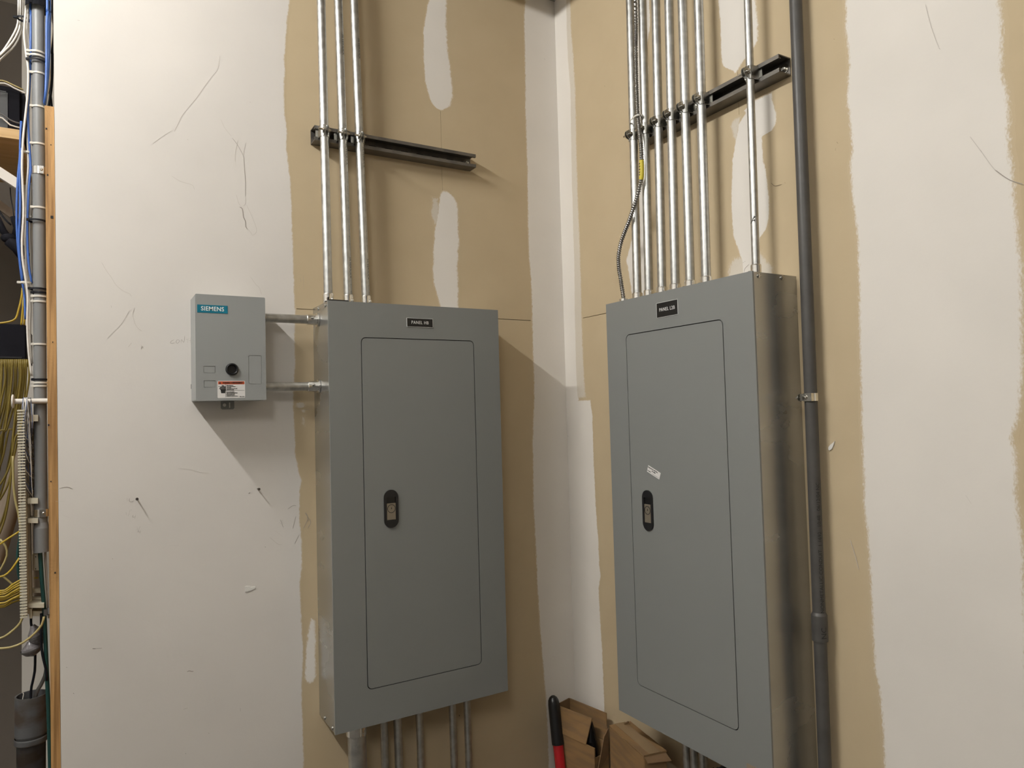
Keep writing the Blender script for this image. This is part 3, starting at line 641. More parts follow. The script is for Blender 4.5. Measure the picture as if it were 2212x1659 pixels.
# horizontal conduits between the small box and panel HB
for (yl,yr),lb in (((686.5,690.8),'upper short horizontal conduit between the small gray box and panel HB'),((835.3,834.5),'lower short horizontal conduit between the small gray box and panel HB')):
    p1 = PL(578,yl,.05); p2 = PL(676,yr,.05); p1.x = bx1-.004; p2.x = aL; yy = (p1.y+p2.y)/2; p1.y = p2.y = yy
    t = thing('metal_conduit', lb, 'conduit', FLm, (p1.x,yy,.05), 'short conduits beside the small gray box')
    L_ = p2.x-p1.x; B().cyl((0,0,0),(L_,0,0),rE,28).build('tube','emt',t)
    c1 = B().lathe((L_,0,0),(-1,0,0),[(rE+.0065,0),(rE+.0065,.004),(rE+.003,.004),(rE+.003,.030),(rE+.0022,.031)],28).build('connector','zinc',t)
    sc = B().lathe((0,0,0),(0,0,1),[(.0040,0),(.0040,.003),(.001,.004)],12).box((-.003,.003),(-.0005,.0005),(.003,.0046)).build('set_screw','bolt',c1); sc.location = (L_-.018,.003,rE+.0022)
    B().lathe((.004,0,0),(1,0,0),[(rE+.0055,0),(rE+.0055,.004),(rE+.0015,.004),(rE+.0015,.009)],28).build('locknut','zinc',t)

# ------------------------------------------------------------------ strut channels and clamps
def strut(frame, a0, a1, bc, label, bolt_a):
    t = thing('strut_channel', label, 'strut channel', frame, (a0,bc,0))
    h,D,th,l,n_ = .0206,.0413,.0026,.0095,.0075
    prof = [(-h,0),(h,0),(h,D),(h-l,D),(h-l,D-n_),(h-l+th,D-n_),(h-l+th,D-th),(h-th,D-th),(h-th,th),(-h+th,th),(-h+th,D-th),(-h+l-th,D-th),(-h+l-th,D-n_),(-h+l,D-n_),(-h+l,D),(-h,D)]
    B().prism([prof], 0, a1-a0, lambda u,v,w_: (w_,u,v)).build('channel','strut',t)
    g_ = B().lathe((bolt_a-a0,0,th),(0,0,1),[(.0115,0),(.0115,.002)],20); g_.lathe((bolt_a-a0,0,th+.002),(0,0,1),[(.0065,0),(.0065,.005),(.005,.0065)],6); g_.build('anchor_bolt','bolt',t)
    n = int((a1-a0)/.05)
    for i in range(n):
        x = .03+i*.05
        if abs(x+a0-bolt_a) > .02: B().prism([rrect(x-.014,-.0065,x+.014,.0065,.006)],th,th+.0004).build('slot','dark',t)
    return t
sL = strut(FLm, -.8457, -.3442, .4845, 'short dark strut channel behind three conduits on the left wall', PL(1008,352,.01).x)
sb = .4725
sR = strut(FRm, RP[0][1].x+.012, .9300, sb, 'long dark strut channel behind seven conduits on the right wall', .915)
def clamp(frame, a, b, c, r, mirror, label, group):
    t = thing('pipe_clamp', label, 'pipe clamp', frame, (a,b,c), group)
    h = .0155; rr = r+.0002; th = .0018
    for s in (-1,1):
        m = B()
        # half band: front quarter around the tube, straight leg back into the channel
        pts_o = []; pts_i = []
        for i in range(13):
            an = PI/2*(i/12); # from side (0) to front (90)
            pts_i.append((s*rr*math.cos(an), rr*math.sin(an))); pts_o.append((s*(rr+th)*math.cos(an), (rr+th)*math.sin(an)))
        back = -(c-.030)
        outer = [(s*(rr+th),back+.004)] + pts_o[:-2] + [(s*(.0045+th), rr+.002)]
        inner = [(s*rr,back+.004)] + pts_i[:-2] + [(s*.0045, rr+.001)]
        poly = outer + inner[::-1]
        m.prism([poly], -h, h, lambda u,v,w_: (u,w_,v))
        # foot hooked under the lip
        m.box((s*(rr), s*(rr+.006)), (-.0125,.0125), (back+.003, back+.005))
        # rounded ear
        ear = [(rr-.002,-.0125)] + [(rr+.004+.0125*math.cos(-PI/2+PI*i/10), .0125*math.sin(-PI/2+PI*i/10)) for i in range(11)] + [(rr-.002,.0125)]
        x0_,x1_ = sorted((s*.0030, s*(.0030+th)))
        m.prism([ear], x0_, x1_, lambda u,v,w_: (w_,v,u))
        m.build('strap_half','clampm',t)
        if s == 1:
            B().box((s*(rr+th), s*(rr+th+.0008)),(-.009,.009),(-.002,.006)).build('rib','clampm',t)
    cb = rr+.006; m_ = mirror
    bo = B().cyl((-.014*m_,0,cb),(.020*m_,0,cb),.0028,12); bo.lathe((m_*.005,0,cb),(m_,0,0),[(.0055,0),(.0055,.0035),(.0045,.0045)],6); bo.build('bolt','bolt',t)
    B().lathe((-m_*.005,0,cb),(-m_,0,0),[(.0055,0),(.0055,.004)],6).build('nut','bolt',t)
    return t
lbl = ['left','middle','right']
for i,(a,b_) in enumerate(LP):
    bb = .4845; f_ = (bb-b_.y)/(a.y-b_.y); x = b_.x+(a.x-b_.x)*f_
    clamp(FLm, x, bb, c0, rE, -1, 'steel strut clamp holding the %s conduit above panel HB' % lbl[i], 'clamps on the left strut channel')
for i,(a,b_) in enumerate(RP):
    bb = sb; f_ = (bb-b_.y)/(a.y-b_.y); x = b_.x+(a.x-b_.x)*f_
    clamp(FRm, x, bb, c0 if i < 6 else .058, rE if i < 6 else .0090, -1, 'steel strut clamp holding the %s' % ((rn[i]+' conduit from the corner above panel L2B') if i < 6 else 'lone thin conduit above panel L2B'), 'clamps on the right strut channel')

# ------------------------------------------------------------------ armored cable
pth = [(1371,-60,.080),(1372,0,.080),(1373,100,.080),(1374,160,.080),(1376,220,.080),(1378,258,.080),(1381.5,290,.084),(1385,320,.084),(1386,350,.082),(1386,380,.082),(1382,400,.082),(1376,425,.082),(1368,450,.082),(1358,480,.080),(1348,505,.078),(1340,530,.075),(1336,555,.073),(1337,580,.072),(1341,605,.071),(1347,632,.070)]
pp = [PR(x,y,c) for x,y,c in pth]; pp[0] = Vector((pp[1].x-.002, CE-.0, .080))
pe = PR(1347,650,.070); endp = Vector((pe.x, RB_top, .070)); pp[-1] = Vector((pp[-1].x, RB_top+.018, .070))
mc = thing('armored_cable', 'flexible metal armored cable curving down beside the conduits to panel L2B', 'cable', FRm, (pp[-1].x,RB_top,.070))
off = Vector((pp[-1].x,RB_top,.070)); sp = smooth_path([q-off for q in pp], .0015)
rad = lambda i: .0062 if (i % 4) < 2 else .0045
B().tube(sp, .005, 10, rf=rad).build('armor','armor',mc)
cn = B().lathe((0,-.0005,0),(0,1,0),[(.0165,0),(.0165,.004),(.0125,.004),(.0125,.019),(.0135,.019),(.0135,.022),(.009,.022)],24).build('connector','zinc',mc)
sc = B().lathe((-.0125,.010,.004),(-1,0,.4),[(.0022,0),(.0022,.008),(.0050,.008),(.0050,.011)],12).build('set_screw','bolt',cn)
l0,l1 = PR(1386,346,.082)-off, PR(1385,388,.082)-off
seg_ = [q for q in sp if l1.y < q.y < l0.y]
lb_ = B().tube(seg_, .0064, 12).build('yellow_tag','ylab',mc); lb_['label'] = 'yellow printed tag'
b = B()
for i in range(6,len(seg_)-4,5):
    q = seg_[i]; b.box((q.x-.004,q.x+.001),(q.y-.0011,q.y+.0011),(q.z+.0050,q.z+.0066))
b.build('printing','black_ink',lb_)
zt_ = PR(1375,258,.07)
ct = thing('cable_tie', 'white cable tie binding the armored cable to the corner conduit above panel L2B', 'cable tie', FRm, (RP[0][1].x+.006, zt_.y, .066))
fx = min(sp, key=lambda q: abs(q.y+off.y-zt_.y))+off; f_ = (zt_.y-RP[0][1].y)/(RP[0][0].y-RP[0][1].y); px_ = RP[0][1].x+(RP[0][0].x-RP[0][1].x)*f_
ctr = Vector(((px_+fx.x)/2, zt_.y, (c0+fx.z)/2)); ct.matrix_world = FRm @ Matrix.Translation(ctr); dd = Vector((fx.x-px_,0,fx.z-c0)); hl = dd.length/2; dd.normalize(); nn = Vector((dd.z,0,-dd.x))
tb_ = B()
for k_ in range(28):
    a0_ = 2*PI*k_/28
    e_ = dd*(math.cos(a0_)*(hl+.0105))+nn*(math.sin(a0_)*.0126)
    for o_h,o_r in ((-.0022,1.),(-.0022,1.07),(.0022,1.07),(.0022,1.)): tb_.v.append(tuple(e_*o_r+Vector((0,o_h,0))))
for k_ in range(28):
    for m_ in range(4): tb_.face((k_*4+m_, k_*4+(m_+1)%4, ((k_+1)%28)*4+(m_+1)%4, ((k_+1)%28)*4+m_))
tb_.build('band','tie',ct)
hp = dd*(hl+.006)+nn*.011; B().box((hp.x-.003,hp.x+.003),(-.003,.003),(hp.z-.003,hp.z+.003),.001).build('lock_head','tie',ct)

# ------------------------------------------------------------------ gray PVC conduit on the right wall
rp = .0134; cz = .030
pa = PR(1718,0,cz); pm = PR(1748,780,cz); pb_ = PR(1771,1500,cz)
pa = PR(1717,0,cz); pc = PR(1771,1500,cz)
s_ = (pa.x-pc.x)/(pa.y-pc.y); top_ = Vector((pc.x+s_*(CE-pc.y), CE, cz)); bot_ = Vector((pc.x+s_*(-J-pc.y)*0, -J, cz))
t = thing('plastic_conduit', 'tall dark gray plastic conduit running beside panel L2B', 'conduit', FRm, bot_)
rel = lambda v: v-bot_
cp0, cp1 = PR(1770,1322,cz).y+J, PR(1770,1383,cz).y+J
B().cyl((0,0,0), rel(top_), rp, 32).build('tube','pvc',t)
dT = rel(top_).normalized()
B().lathe(dT*(cp1), dT, [(.0134,0),(.0165,0),(.0165,cp0-cp1-.006),(.0136,cp0-cp1)],32).build('coupling','pvc',t)
def onpvc(r_, z_, a_):
    def fn(v): th_ = a_+v.y/r_; return dT*(z_+v.x)+Vector((math.cos(th_)*r_, 0, math.sin(th_)*r_))
    return fn
zz0 = PR(1780,1200,cz).y+J
text('RIGID NONMETALLIC CONDUIT  1 1692   10:48   06/12/04 NC', .0115, t, 'black_ink', fn=onpvc(rp+.0003, zz0, .36), name='printed_marking', ext=0.)
text('NC', .017, t, 'black_ink', fn=onpvc(.0168, PR(1780,1366,cz).y+J, .36), name='printed_marking', ext=0.)
# its clamp
zc = PR(1750,858,cz).y; ac = bot_.x+(rel(top_).x)*((zc+J)/(CE+J))
cl = thing('pipe_clamp', 'steel clamp with a screw around the gray plastic conduit beside panel L2B', 'pipe clamp', FRm, (ac,zc,cz))
m = B(); hh = .0085
m.lathe((0,-hh,0),(0,1,0),[(rp+.0002,0),(rp+.0022,0),(rp+.0022,2*hh),(rp+.0002,2*hh),(rp+.0002,0)],28,caps=False)
m.build('band','zinc',cl)
B().box((-.0045,.0085),(-hh,hh),(rp+.0010,rp+.0032)).build('strap_front','zinc',cl)
B().box((.0085,.0135),(-hh,hh),(.0030,rp+.0032)).build('strap_side','zinc',cl)
k = B(); k.lathe((-.0005,0,rp+.003),(0,0,1),[(.0042,0),(.0042,.0015),(.003,.0035),(.001,.004)],16); k.build('screw','bolt',cl)
B().cyl((-.024,-.001,rp+.006),(-.004,0,rp+.003),.0016,10).build('screw_shank','bolt',cl)
B().lathe((-.0135,-.0005,rp+.0045),(-1,0,0),[(.0085,0),(.0085,.0012)],20).build('washer','zinc',cl)
B().box((-.010,-.005),(-.0075,.0075),(rp-.006,rp+.009)).build('clamp_ear','clampm',cl)

# ------------------------------------------------------------------ conduits below the panels
def down(frame, P, x0, y0_, x1, y1, c, r, label, top, group, conn=False):
    p1 = P(x0,y0_,c); p2 = P(x1,y1,c); s = (p1.x-p2.x)/(p1.y-p2.y); s = max(-.02,min(.02,s))
    f = lambda bb: Vector((p1.x+s*(bb-p1.y), bb, c))
    a, b2 = f(top), f(-J)
    t = thing('metal_conduit', label, 'conduit', frame, b2, group); B().cyl((0,0,0), a-b2, r, 28).build('tube','emt',t)
    if conn:
        B().lathe(a-b2,(0,-1,0),[(r+.006,0),(r+.006,.004),(r+.0030,.004),(r+.0030,.044)],32).build('connector','zinc',t)
        q = Vector(a-b2)+Vector((r*.55,-.034,r*.9)); B().box((q.x-.004,q.x+.004),(q.y-.012,q.y+.006),(q.z-.004,q.z+.002),.001).lathe(q+Vector((0,-.004,.001)),(0,0,1),[(.003,0),(.003,.003)],10).build('set_screw','bolt',t)
    return t
gb = 'conduits below the left panel'; zb_ = z0L+.001
down(FLm, PL, 771,1600,774,1659, .072, .0245, 'thick metal conduit with a bright connector under the left corner of panel HB', zb_, gb, True)
for (x,y,c,r,lb) in ((831,1620,.045,.0105,'first thin conduit right of the thick one under panel HB'),(861,1620,.050,.0117,'second thin conduit right of the thick one under panel HB'),(908,1610,.045,.0105,'third thin conduit right of the thick one under panel HB'),(979,1590,.045,.0105,'fourth thin conduit right of the thick one under panel HB'),(1011,1590,.045,.0105,'rightmost thin conduit under panel HB')):
    down(FLm, PL, x,y,x+1.5,y+50, c, r, lb, zb_, gb)
for (x,y,lb) in ((1484,1640,'first dark conduit under panel L2B beside the closed box'),(1500,1645,'second dark conduit under panel L2B'),(1520,1650,'third dark conduit under panel L2B nearest the black bag')):
    down(FRm, PR, x,y,x+1,y+20, .06, .0105, lb, z0R+.001, 'conduits below the right panel')

# ------------------------------------------------------------------ corner: boxes, handle, bag
def sheet3(b, pts, th, n):
    n = Vector(n).normalized()*th; P4 = [Vector(p) for p in pts]
    b.hexa(P4 + [p+n for p in P4])
zt = J-1.222
def rimpt(px,py): return onz(px,py,zt)
c_b = onz(1231,1508,zt); c_r = onz(1312,1541,zt)
ey = (c_r-c_b); Lb = ey.length; ey.normalize(); ex = Vector((ey.y,-ey.x,0));  # ex points to -x side
if ex.x > 0: ex = -ex
wbx = .062
bx = bpy.data.objects.new('cardboard_box', None); COL.objects.link(bx)
mm = Matrix((ex, ey, Vector((0,0,1)))).transposed().to_4x4(); mm.translation = (c_b.x,c_b.y,0); bx.matrix_world = mm
tag(bx, 'tall open cardboard box with torn flaps in the corner behind the red handle', 'box')
hb = zt-.085; th = .004
b = B(); b.box((0,th),(0,Lb),(0,hb)); b.box((wbx-th,wbx),(0,Lb),(0,hb)); b.box((th,wbx-th),(0,th),(0,hb)); b.box((th,wbx-th),(Lb-th,Lb),(0,hb-.03)); b.box((0,wbx),(0,Lb),(0,.004)); b.build('carton_body','cardb',bx)
# flaps standing up
b = B(); b.box((-.002,th-.002),(0,Lb*.98),(hb+.001,zt),.001); b.build('back_flap','cardb',bx)
b = B(); sheet3(b, [(0,.002,hb+.001),(wbx*.8,.002,hb+.001),(wbx*.7,-.001,zt-.004),(0,-.001,zt)], .003, (0,-1,0)); b.build('end_flap','cardi',bx)
b = B(); sheet3(b, [(wbx,.01,hb+.001),(wbx,Lb*.80,hb+.001),(wbx-.018,Lb*.87,zt-.008),(wbx-.010,.0,zt-.008)], .003, (1,0,0)); b.build('front_flap','cardb',bx)
b = B(); sheet3(b, [(.004,Lb+.001,hb-.035),(wbx-.006,Lb+.001,hb-.075),(wbx-.030,Lb+.012,hb+.030),(.004,Lb+.004,hb+.045)], .003, (0,1,0)); b.build('torn_end_flap','cardi',bx)
b = B()
for i in range(9): b.box((wbx+.0002,wbx+.0010),(.012+i*Lb*.085,.018+i*Lb*.085),(hb-.001,hb+.0018))
b.build('perforation','tape',bx)
# dark bottle-like item inside the open box
it = B().lathe((0,0,0),(0,0,1),[(.024,0),(.024,hb-.06),(.021,hb-.02),(.013,hb+.025),(.006,hb+.05),(0.0,hb+.052)],20,caps=True).build('black_canister','trash')
ci = mm @ Vector((wbx*.50, Lb*.74, .006)); it.location = ci; tag(it, 'glossy black item standing inside the open cardboard box', 'canister')
# closed box
zc_ = J-1.205
p1 = onz(1316,1568,zc_); p2 = onz(1368,1564.5,zc_); p3 = onz(1439.5,1629,zc_); p4 = onz(1398.8,1635.3,zc_)
ey2 = ((p4-p1)+(p3-p2))/2; L2 = ey2.length; ey2.normalize(); ex2 = Vector((-ey2.y,ey2.x,0)); ex2 = ex2 if ex2.x > 0 else -ex2
w2 = (p2-p1).dot(ex2)
cb = bpy.data.objects.new('cardboard_box', None); COL.objects.link(cb)
m2 = Matrix((ex2, ey2, Vector((0,0,1)))).transposed(); 
m2 = m2.to_4x4(); m2.translation = (p1.x,p1.y,0); cb.matrix_world = m2
tag(cb, 'closed taped cardboard box leaning by the right wall under panel L2B', 'box')
b = B(); b.box((0,w2),(0,L2),(0,zc_-.001),.0015); b.build('carton_body','cardb',cb)
b = B(); b.box((0,w2),(0,L2*.5-.0005),(zc_-.001,zc_+.002)); b.build('top_flap','cardb',cb)
b = B(); b.box((0,w2),(L2*.5+.0005,L2),(zc_-.001,zc_+.003)); b.build('top_flap','cardb',cb)
b = B(); b.box((w2*.25,w2*.75),(0,L2+.0005),(zc_+.003,zc_+.0034)); b.build('tape_strip','tape',cb)
b = B(); sheet3(b, [(.002,L2,zc_-.004),(w2-.002,L2,zc_-.004),(w2+.004,L2+.016,zc_-.018),(.006,L2+.010,zc_-.016)],.002,(0,0,1)); b.build('end_flap','cardi',cb)
b = B(); b.tube([(w2*.62,.012,zc_+.003),(w2*.78,.018,zc_+.010)],.0025,6); b.build('torn_curl','cardi',cb)
# long red handle with black grip
h1 = ony(1195.5,1514,-.055); h2 = ony(1209,1640,-.085); hd_ = (h2-h1).normalized(); 
hend = h1+hd_*((0.012-h1.z)/hd_.z)
t = bpy.data.objects.new('long_handled_cutter', None); COL.objects.link(t); t.location = hend; tag(t, 'long red tool handle with black rubber grip leaning in the corner', 'tool')
ax = h1-hend; Lh = ax.length; ax.normalize(); g0 = Lh-(h1-ony(1208,1604,-.079)).length
B().lathe((0,0,0),ax,[(.013,.0),(.0165,.15),(.0165,g0)],24).build('handle_tube','red',t)
B().lathe((0,0,0),ax,[(.0190,g0-.004),(.0192,g0+.002),(.0185,Lh-.03),(.0180,Lh-.010),(.0165,Lh+.002),(.012,Lh+.011),(.005,Lh+.016),(.0,Lh+.017)],28,caps=False).build('rubber_grip','blackpl',t)
B().box((-.02,.02),(-.012,.012),(-.008,.06),.004).build('cutter_head','blackm',t)
# black bag and a pale paper in front of it
bm = bmesh.new(); bmesh.ops.create_icosphere(bm, subdivisions=4, radius=1)
from mathutils import noise as mn
pb2 = onx(1553,1662,-.16)
for v in bm.verts:
    d = 1+.10*mn.noise(v.co*2.2)+.10*mn.noise(v.co*6)+.05*mn.noise(v.co*14); up_ = max(0., v.co.z)
    v.co = Vector((v.co.x*.075*d, v.co.y*.060*d, (.28*(v.co.z*d-1)*.5+1)*1.0 if v.co.z > -.2 else max(0, (v.co.z+1)/.8*.82)))
for v in bm.verts: v.co.z = max(0, v.co.z)*pb2.z
b = B(); b.addbm(bm, None, True)
bag = b.build('garbage_bag','trash'); bag.location = (pb2.x,pb2.y,0); tag(bag, 'crumpled glossy black bag below panel L2B at the bottom edge', 'bag')
pq = onx(1615,1653,-.30); th_ = B().hexa([(0,-.05,0),(0,.05,0),(.03,.05,0),(.03,-.05,0),(.004,-.020,pq.z),(.004,.006,pq.z+.0),(.006,.006,pq.z),(.006,-.020,pq.z)])
th_ = th_.build('paper_card','beige'); th_.location = (pq.x,pq.y,0); tag(th_, 'pale folded card standing below panel L2B, only its top corner in view', 'paper')

# ------------------------------------------------------------------ the alcove to the left
wtop = ony(105,237,.03).z
def wood_x(z, off): b_ = z-J; return endx(b_)-off
pw = B(); tk = .0195
pw.hexa([(wood_x(0,tk),.006,0),(wood_x(0,.0008),.006,0),(wood_x(0,.0008),0.60,0),(wood_x(0,tk),0.60,0),(wood_x(wtop,tk),.006,wtop),(wood_x(wtop,.0008),.006,wtop),(wood_x(wtop,.0008),0.60,wtop),(wood_x(wtop,tk),0.60,wtop)])
pwo = pw.build('plywood_backboard','wood'); tag(pwo, 'plywood backboard seen edge-on along the left end of the white wall', 'board')
kn = B()
for (u_,v_,s1) in ((100,278,1.6),(103,378,1.6),(112,469,2.6),(110,313,1),(105,918,1.5),(119,1237,1.5),(114,739,1),(110,1040,1.2)):
    p = ony(u_,v_,.006); kn.box((p.x-.001*s1,p.x+.001*s1),(.0052,.0062),(p.z-.0012*s1,p.z+.0012*s1))
kn.build('void','dark',pwo)
YC = .12
def A3(px,py,Y=YC): return ony(px,py,Y)
# gray conduit down the alcove edge
ct_ = A3(82.3,0); cb_ = A3(88.2,1130); cdn = (cb_-ct_).normalized()
ctop = ct_ - cdn*((CEIL-ct_.z)/(-cdn.z)); cend = A3(89.5,1192)
t = thing('plastic_conduit', 'light gray plastic conduit with cables tied to it at the far left', 'conduit', None, cend)
rc = .0137
B().cyl(A3(88.3,1140)-cend, ctop-cend, rc, 32).build('tube','pvc2',t)
dC = (ctop-cend).normalized(); Lbell = (A3(88.5,1128)-cend).length
B().lathe((0,0,0),dC,[(.0145,0),(.0163,0),(.0163,Lbell-.014),(.0138,Lbell)],32).build('bell_end','pvc2',t)
def cax(py): # point on conduit axis at photo height py
    z = A3(84,py).z; k = (ctop.z-z)/(ctop.z-cend.z); return ctop+(cend-ctop)*k
for i,(py,lb) in enumerate(((370,'upper metal strap with a screw on the light gray conduit'),(1108,'lower metal strap with a screw on the light gray conduit'))):
    q = cax(py); s2 = thing('pipe_strap', lb, 'pipe strap', None, q, 'straps on the light gray conduit')
    B().lathe((0,0,-.009),(0,0,1),[(rc+.0002,0),(rc+.0018,0),(rc+.0018,.018),(rc+.0002,.018),(rc+.0002,0)],32,caps=False).build('band','zinc',s2)
    B().box((.0,.010),(-rc-.0040,-rc-.0010),(-.0095,.0095),.0008).build('foot','zinc',s2)
    B().lathe((.0055,-rc-.0040,0),(0,-1,0),[(.0034,0),(.0034,.001),(.0015,.0025)],12).build('screw','bolt',s2)
# cables
def cable(path, r, mat, label, group, Y=YC, name='cable', cat='cable', zext=None, seg=10):
    pts = []; r *= .70
    for q in path:
        yy = q[2] if len(q) > 2 else Y
        pts.append(ony(q[0],q[1],yy))
    if zext: pts = [Vector((pts[0].x,pts[0].y,zext))]+pts
    o0 = pts[-1]; b = B().tube([p-o0 for p in smooth_path(pts,.012)], r, seg); o = b.build(name, mat); o.location = o0; tag(o, label, cat, group); return o
gw = 'white cables in the alcove'; gb2 = 'blue cables in the alcove'; top = CEIL-.001
cable([(40,0),(40,36),(36,60),(20,90),(0,118),(-30,150)], .0034,'cwhite','outermost of three white cables sweeping off to the far left edge',gw,.16,zext=top)
cable([(44.5,0),(44.5,40),(42,62),(28,90),(8,112),(-30,146)], .0034,'cwhite','middle of three white cables sweeping off to the far left edge',gw,.155,zext=top)
cable([(50,0),(49,40),(46,66),(32,98),(4,126),(-30,158)], .0034,'cwhite','lowest of three white cables sweeping off to the far left edge',gw,.17,zext=top)
cable([(56,-20),(56,14),(54,40),(52,70),(54,95),(57,120),(61,150),(60,200),(56,240),(50,300),(47.5,360),(49,400),(51,450),(50,480),(47.5,520),(49,560),(55,600),(60,640),(59,700),(62,760),(68,812)],.0036,'cwhite','white cable along the left side of the light gray conduit, outer one',gw,.115,zext=top)
cable([(61,-20),(61,30),(59,60),(62,90),(65,120),(64,160),(62,250),(60,300),(61,360),(58,400),(57,450),(57,480),(55,520),(57,580),(62,620),(66,660),(65,720),(69,785)],.0034,'cwhite','white cable along the left side of the light gray conduit, inner one',gw,.125,zext=top)
cable([(66,395),(67,450),(65,500),(67,560),(70,600)],.003,'cwhite','short stretch of white cable showing beside the light gray conduit',gw,.135)
cable([(109,-20),(110,28),(112,60),(110,90),(106,122),(107,170),(101,210),(95,245)],.0034,'cwhite','white cable passing right of the light gray conduit above the plywood',gw,.135,zext=top)
cable([(65,-20),(66,22),(66.5,60),(66,100),(65,160),(63,200),(60,232),(61,270),(64,320),(66,360),(63,400),(60,450),(59,490),(60,540),(63,580),(69,612)],.0036,'cblue','blue cable close along the left edge of the light gray conduit',gb2,.122,zext=top)
cable([(46,262),(44,300),(43,340),(40,370),(37,420),(36,470),(38,520),(42,560),(47,600),(53,640),(55,690)],.0038,'cblue','outermost blue cable on the left of the cable bundle',gb2,.14)
cable([(47,320),(43,380),(44,430),(43,470),(41,520),(44,570),(50,608)],.0038,'cblue','second blue cable on the left of the cable bundle',gb2,.135)
cable([(102,-20),(102.5,24),(101,60),(101,120),(100,170),(98,210),(92,252,.15)],.0045,'cblue','blue cable right of the light gray conduit, nearer the conduit',gb2,.10,zext=top)
cable([(108,-20),(108,26),(107,60),(106,120),(103,170),(98,215),(95,252,.15)],.0040,'cblue','blue cable right of the light gray conduit, nearer the white wall',gb2,.11,zext=top)
gk = 'black cables in the alcove'
cable([(112,60),(113,120),(112,170),(109,205),(103,240)],.0045,'cblack','black cable above the plywood top beside the white wall',gk,.17,zext=top)
cable([(106,190),(110,215),(113,245)],.004,'cblack','short black cable crossing above the plywood top',gk,.18)
# black wrap at the very top
q = cax(10)
vw = thing('hook_and_loop_wrap','wide black wrap around conduit and cables at the top left','wrap',None,q)
B().lathe((0,0,-.013),(0,0,1),[(.0265,0),(.0278,0),(.0278,.022),(.0265,.022)],32,caps=False).build('band','blackm',vw)
B().box((-.018,-.010),(-.0265,-.0215),(-.012,.008),.001).build('wrap_end','blackm',vw)
# cable ties on the conduit
def tie(py, col, label, dx=0., rr=None, head=True, ang=0):
    q = cax(py); R_ = rr*.70 if rr else rc+.0012; m_ = 'tie' if col == 'white' else 'cblack'
    t = thing('cable_tie', label, 'cable tie', None, q+Vector((dx*.7,0,0)), col+' cable ties on the light gray conduit')
    b = B().lathe((0,0,-.0022),Vector((0,0,1)),[(R_-.0006,0),(R_+.0008,0),(R_+.0008,.0044),(R_-.0006,.0044),(R_-.0006,0)],28,caps=False)
    b.build('band', m_, t)
    B().box((-R_-.004,-R_+.004),(-R_*.45-.003,-R_*.45+.0015),(-.0032,.0032),.0009).build('lock_head', m_, t)
    return t
o_ = ['first','second','third','fourth','fifth','sixth','seventh','eighth','ninth','tenth','eleventh']
wt = [(117,-.004,.026),(125,-.004,.026),(161,0,None),(233,0,None),(313,0,None),(450,0,None),(641,0,None),(652,0,None),(744,0,None),(827,0,None),(834,0,None)]
for i,(py,dx,rr) in enumerate(wt): tie(py,'white','%s white cable tie from the top around the light gray conduit' % o_[i],dx,rr)
for i,(py,dx,rr) in enumerate([(135,-.004,.0275),(478,-.006,.0265),(625,-.004,.025),(633,0,None),(820,0,None)]): tie(py,'black','%s black cable tie from the top around the light gray conduit' % o_[i],dx,rr)
def bundle_tie(px,py,Y,R_,m_,label,grp):
    t = thing('cable_tie', label, 'cable tie', None, ony(px,py,Y), grp); R_ *= .7
    B().lathe((0,0,-.0022),Vector((.06,0,1)),[(R_-.0006,0),(R_+.0008,0),(R_+.0008,.0044),(R_-.0006,.0044),(R_-.0006,0)],20,caps=False).build('band',m_,t)
    B().box((-R_-.008,-R_+.0015),(-.004,.0015),(-.003,.003),.0009).build('lock_head',m_,t)
bundle_tie(50,41,.14,.018,'cblack','black cable tie around the white cables at the top left','ties on cable bundles')
bundle_tie(57,611,.125,.016,'tie','white cable tie with its head poking left below the blue cables','ties on cable bundles')
bundle_tie(60,329,.125,.008,'tie','small white tie on the inner white cables above the upper metal strap','ties on cable bundles')
bundle_tie(64,468,.13,.006,'tie','small white tie on the cables just above a black tie','ties on cable bundles')
# shelf, black case, bracket
ysf = .42
s0 = ony(46,281,ysf); s1 = ony(46,302,ysf)
sh = thing('wooden_shelf','wooden shelf with white brackets at the far left',"shelf",None,(s0.x-.5,ysf,s1.z))
B().box((-.5,.5),(0,.45),(0,s0.z-s1.z)).build('shelf_board','woodl',sh)
k0 = ony(0,360,ysf+.02)-Vector((s0.x-.5,ysf,s1.z)); k1 = ony(40,386,ysf+.02)-Vector((s0.x-.5,ysf,s1.z))
def bar(p,q,hh,dd,name,mat,par):
    p = Vector(p); q = Vector(q); dxy = (q-p)*.0
    ext = (q-p)*3; p2 = p-ext
    B().hexa([p2-Vector((0,0,hh)),q-Vector((0,0,hh)),q+Vector((0,dd,-hh)),p2+Vector((0,dd,-hh)),p2,q,q+Vector((0,dd,0)),p2+Vector((0,dd,0))]).build(name,mat,par)
bar(k0,k1,.031,.02,'bracket_arm','cwhite',sh)
k0 = ony(0,432,ysf+.20)-Vector((s0.x-.5,ysf,s1.z)); k1 = ony(40,462,ysf+.20)-Vector((s0.x-.5,ysf,s1.z))
bar(k0,k1,.03,.02,'bracket_arm','beige',sh)
pA = ony(53,190,.5); pB = ony(48,281,.5)
tv = thing('equipment_case','black rounded equipment case on the wooden shelf','electronic device',None,(pA.x-.15,.5,s0.z))
B().box((-.15,.15),(0,.2),(0.0,pA.z-s0.z),.012).build('case_shell','blackm',tv)
B().box((-.12,.11),(-.002,.001),(.02,pA.z-s0.z-.02),.004).build('front_panel','plate',tv)
gs = 'cables lying over the black case'
cable([(-20,181),(10,180),(30,190),(48,198),(56,202)],.0032,'cwhite','white cable arching over the black case, upper one',gs,.46)
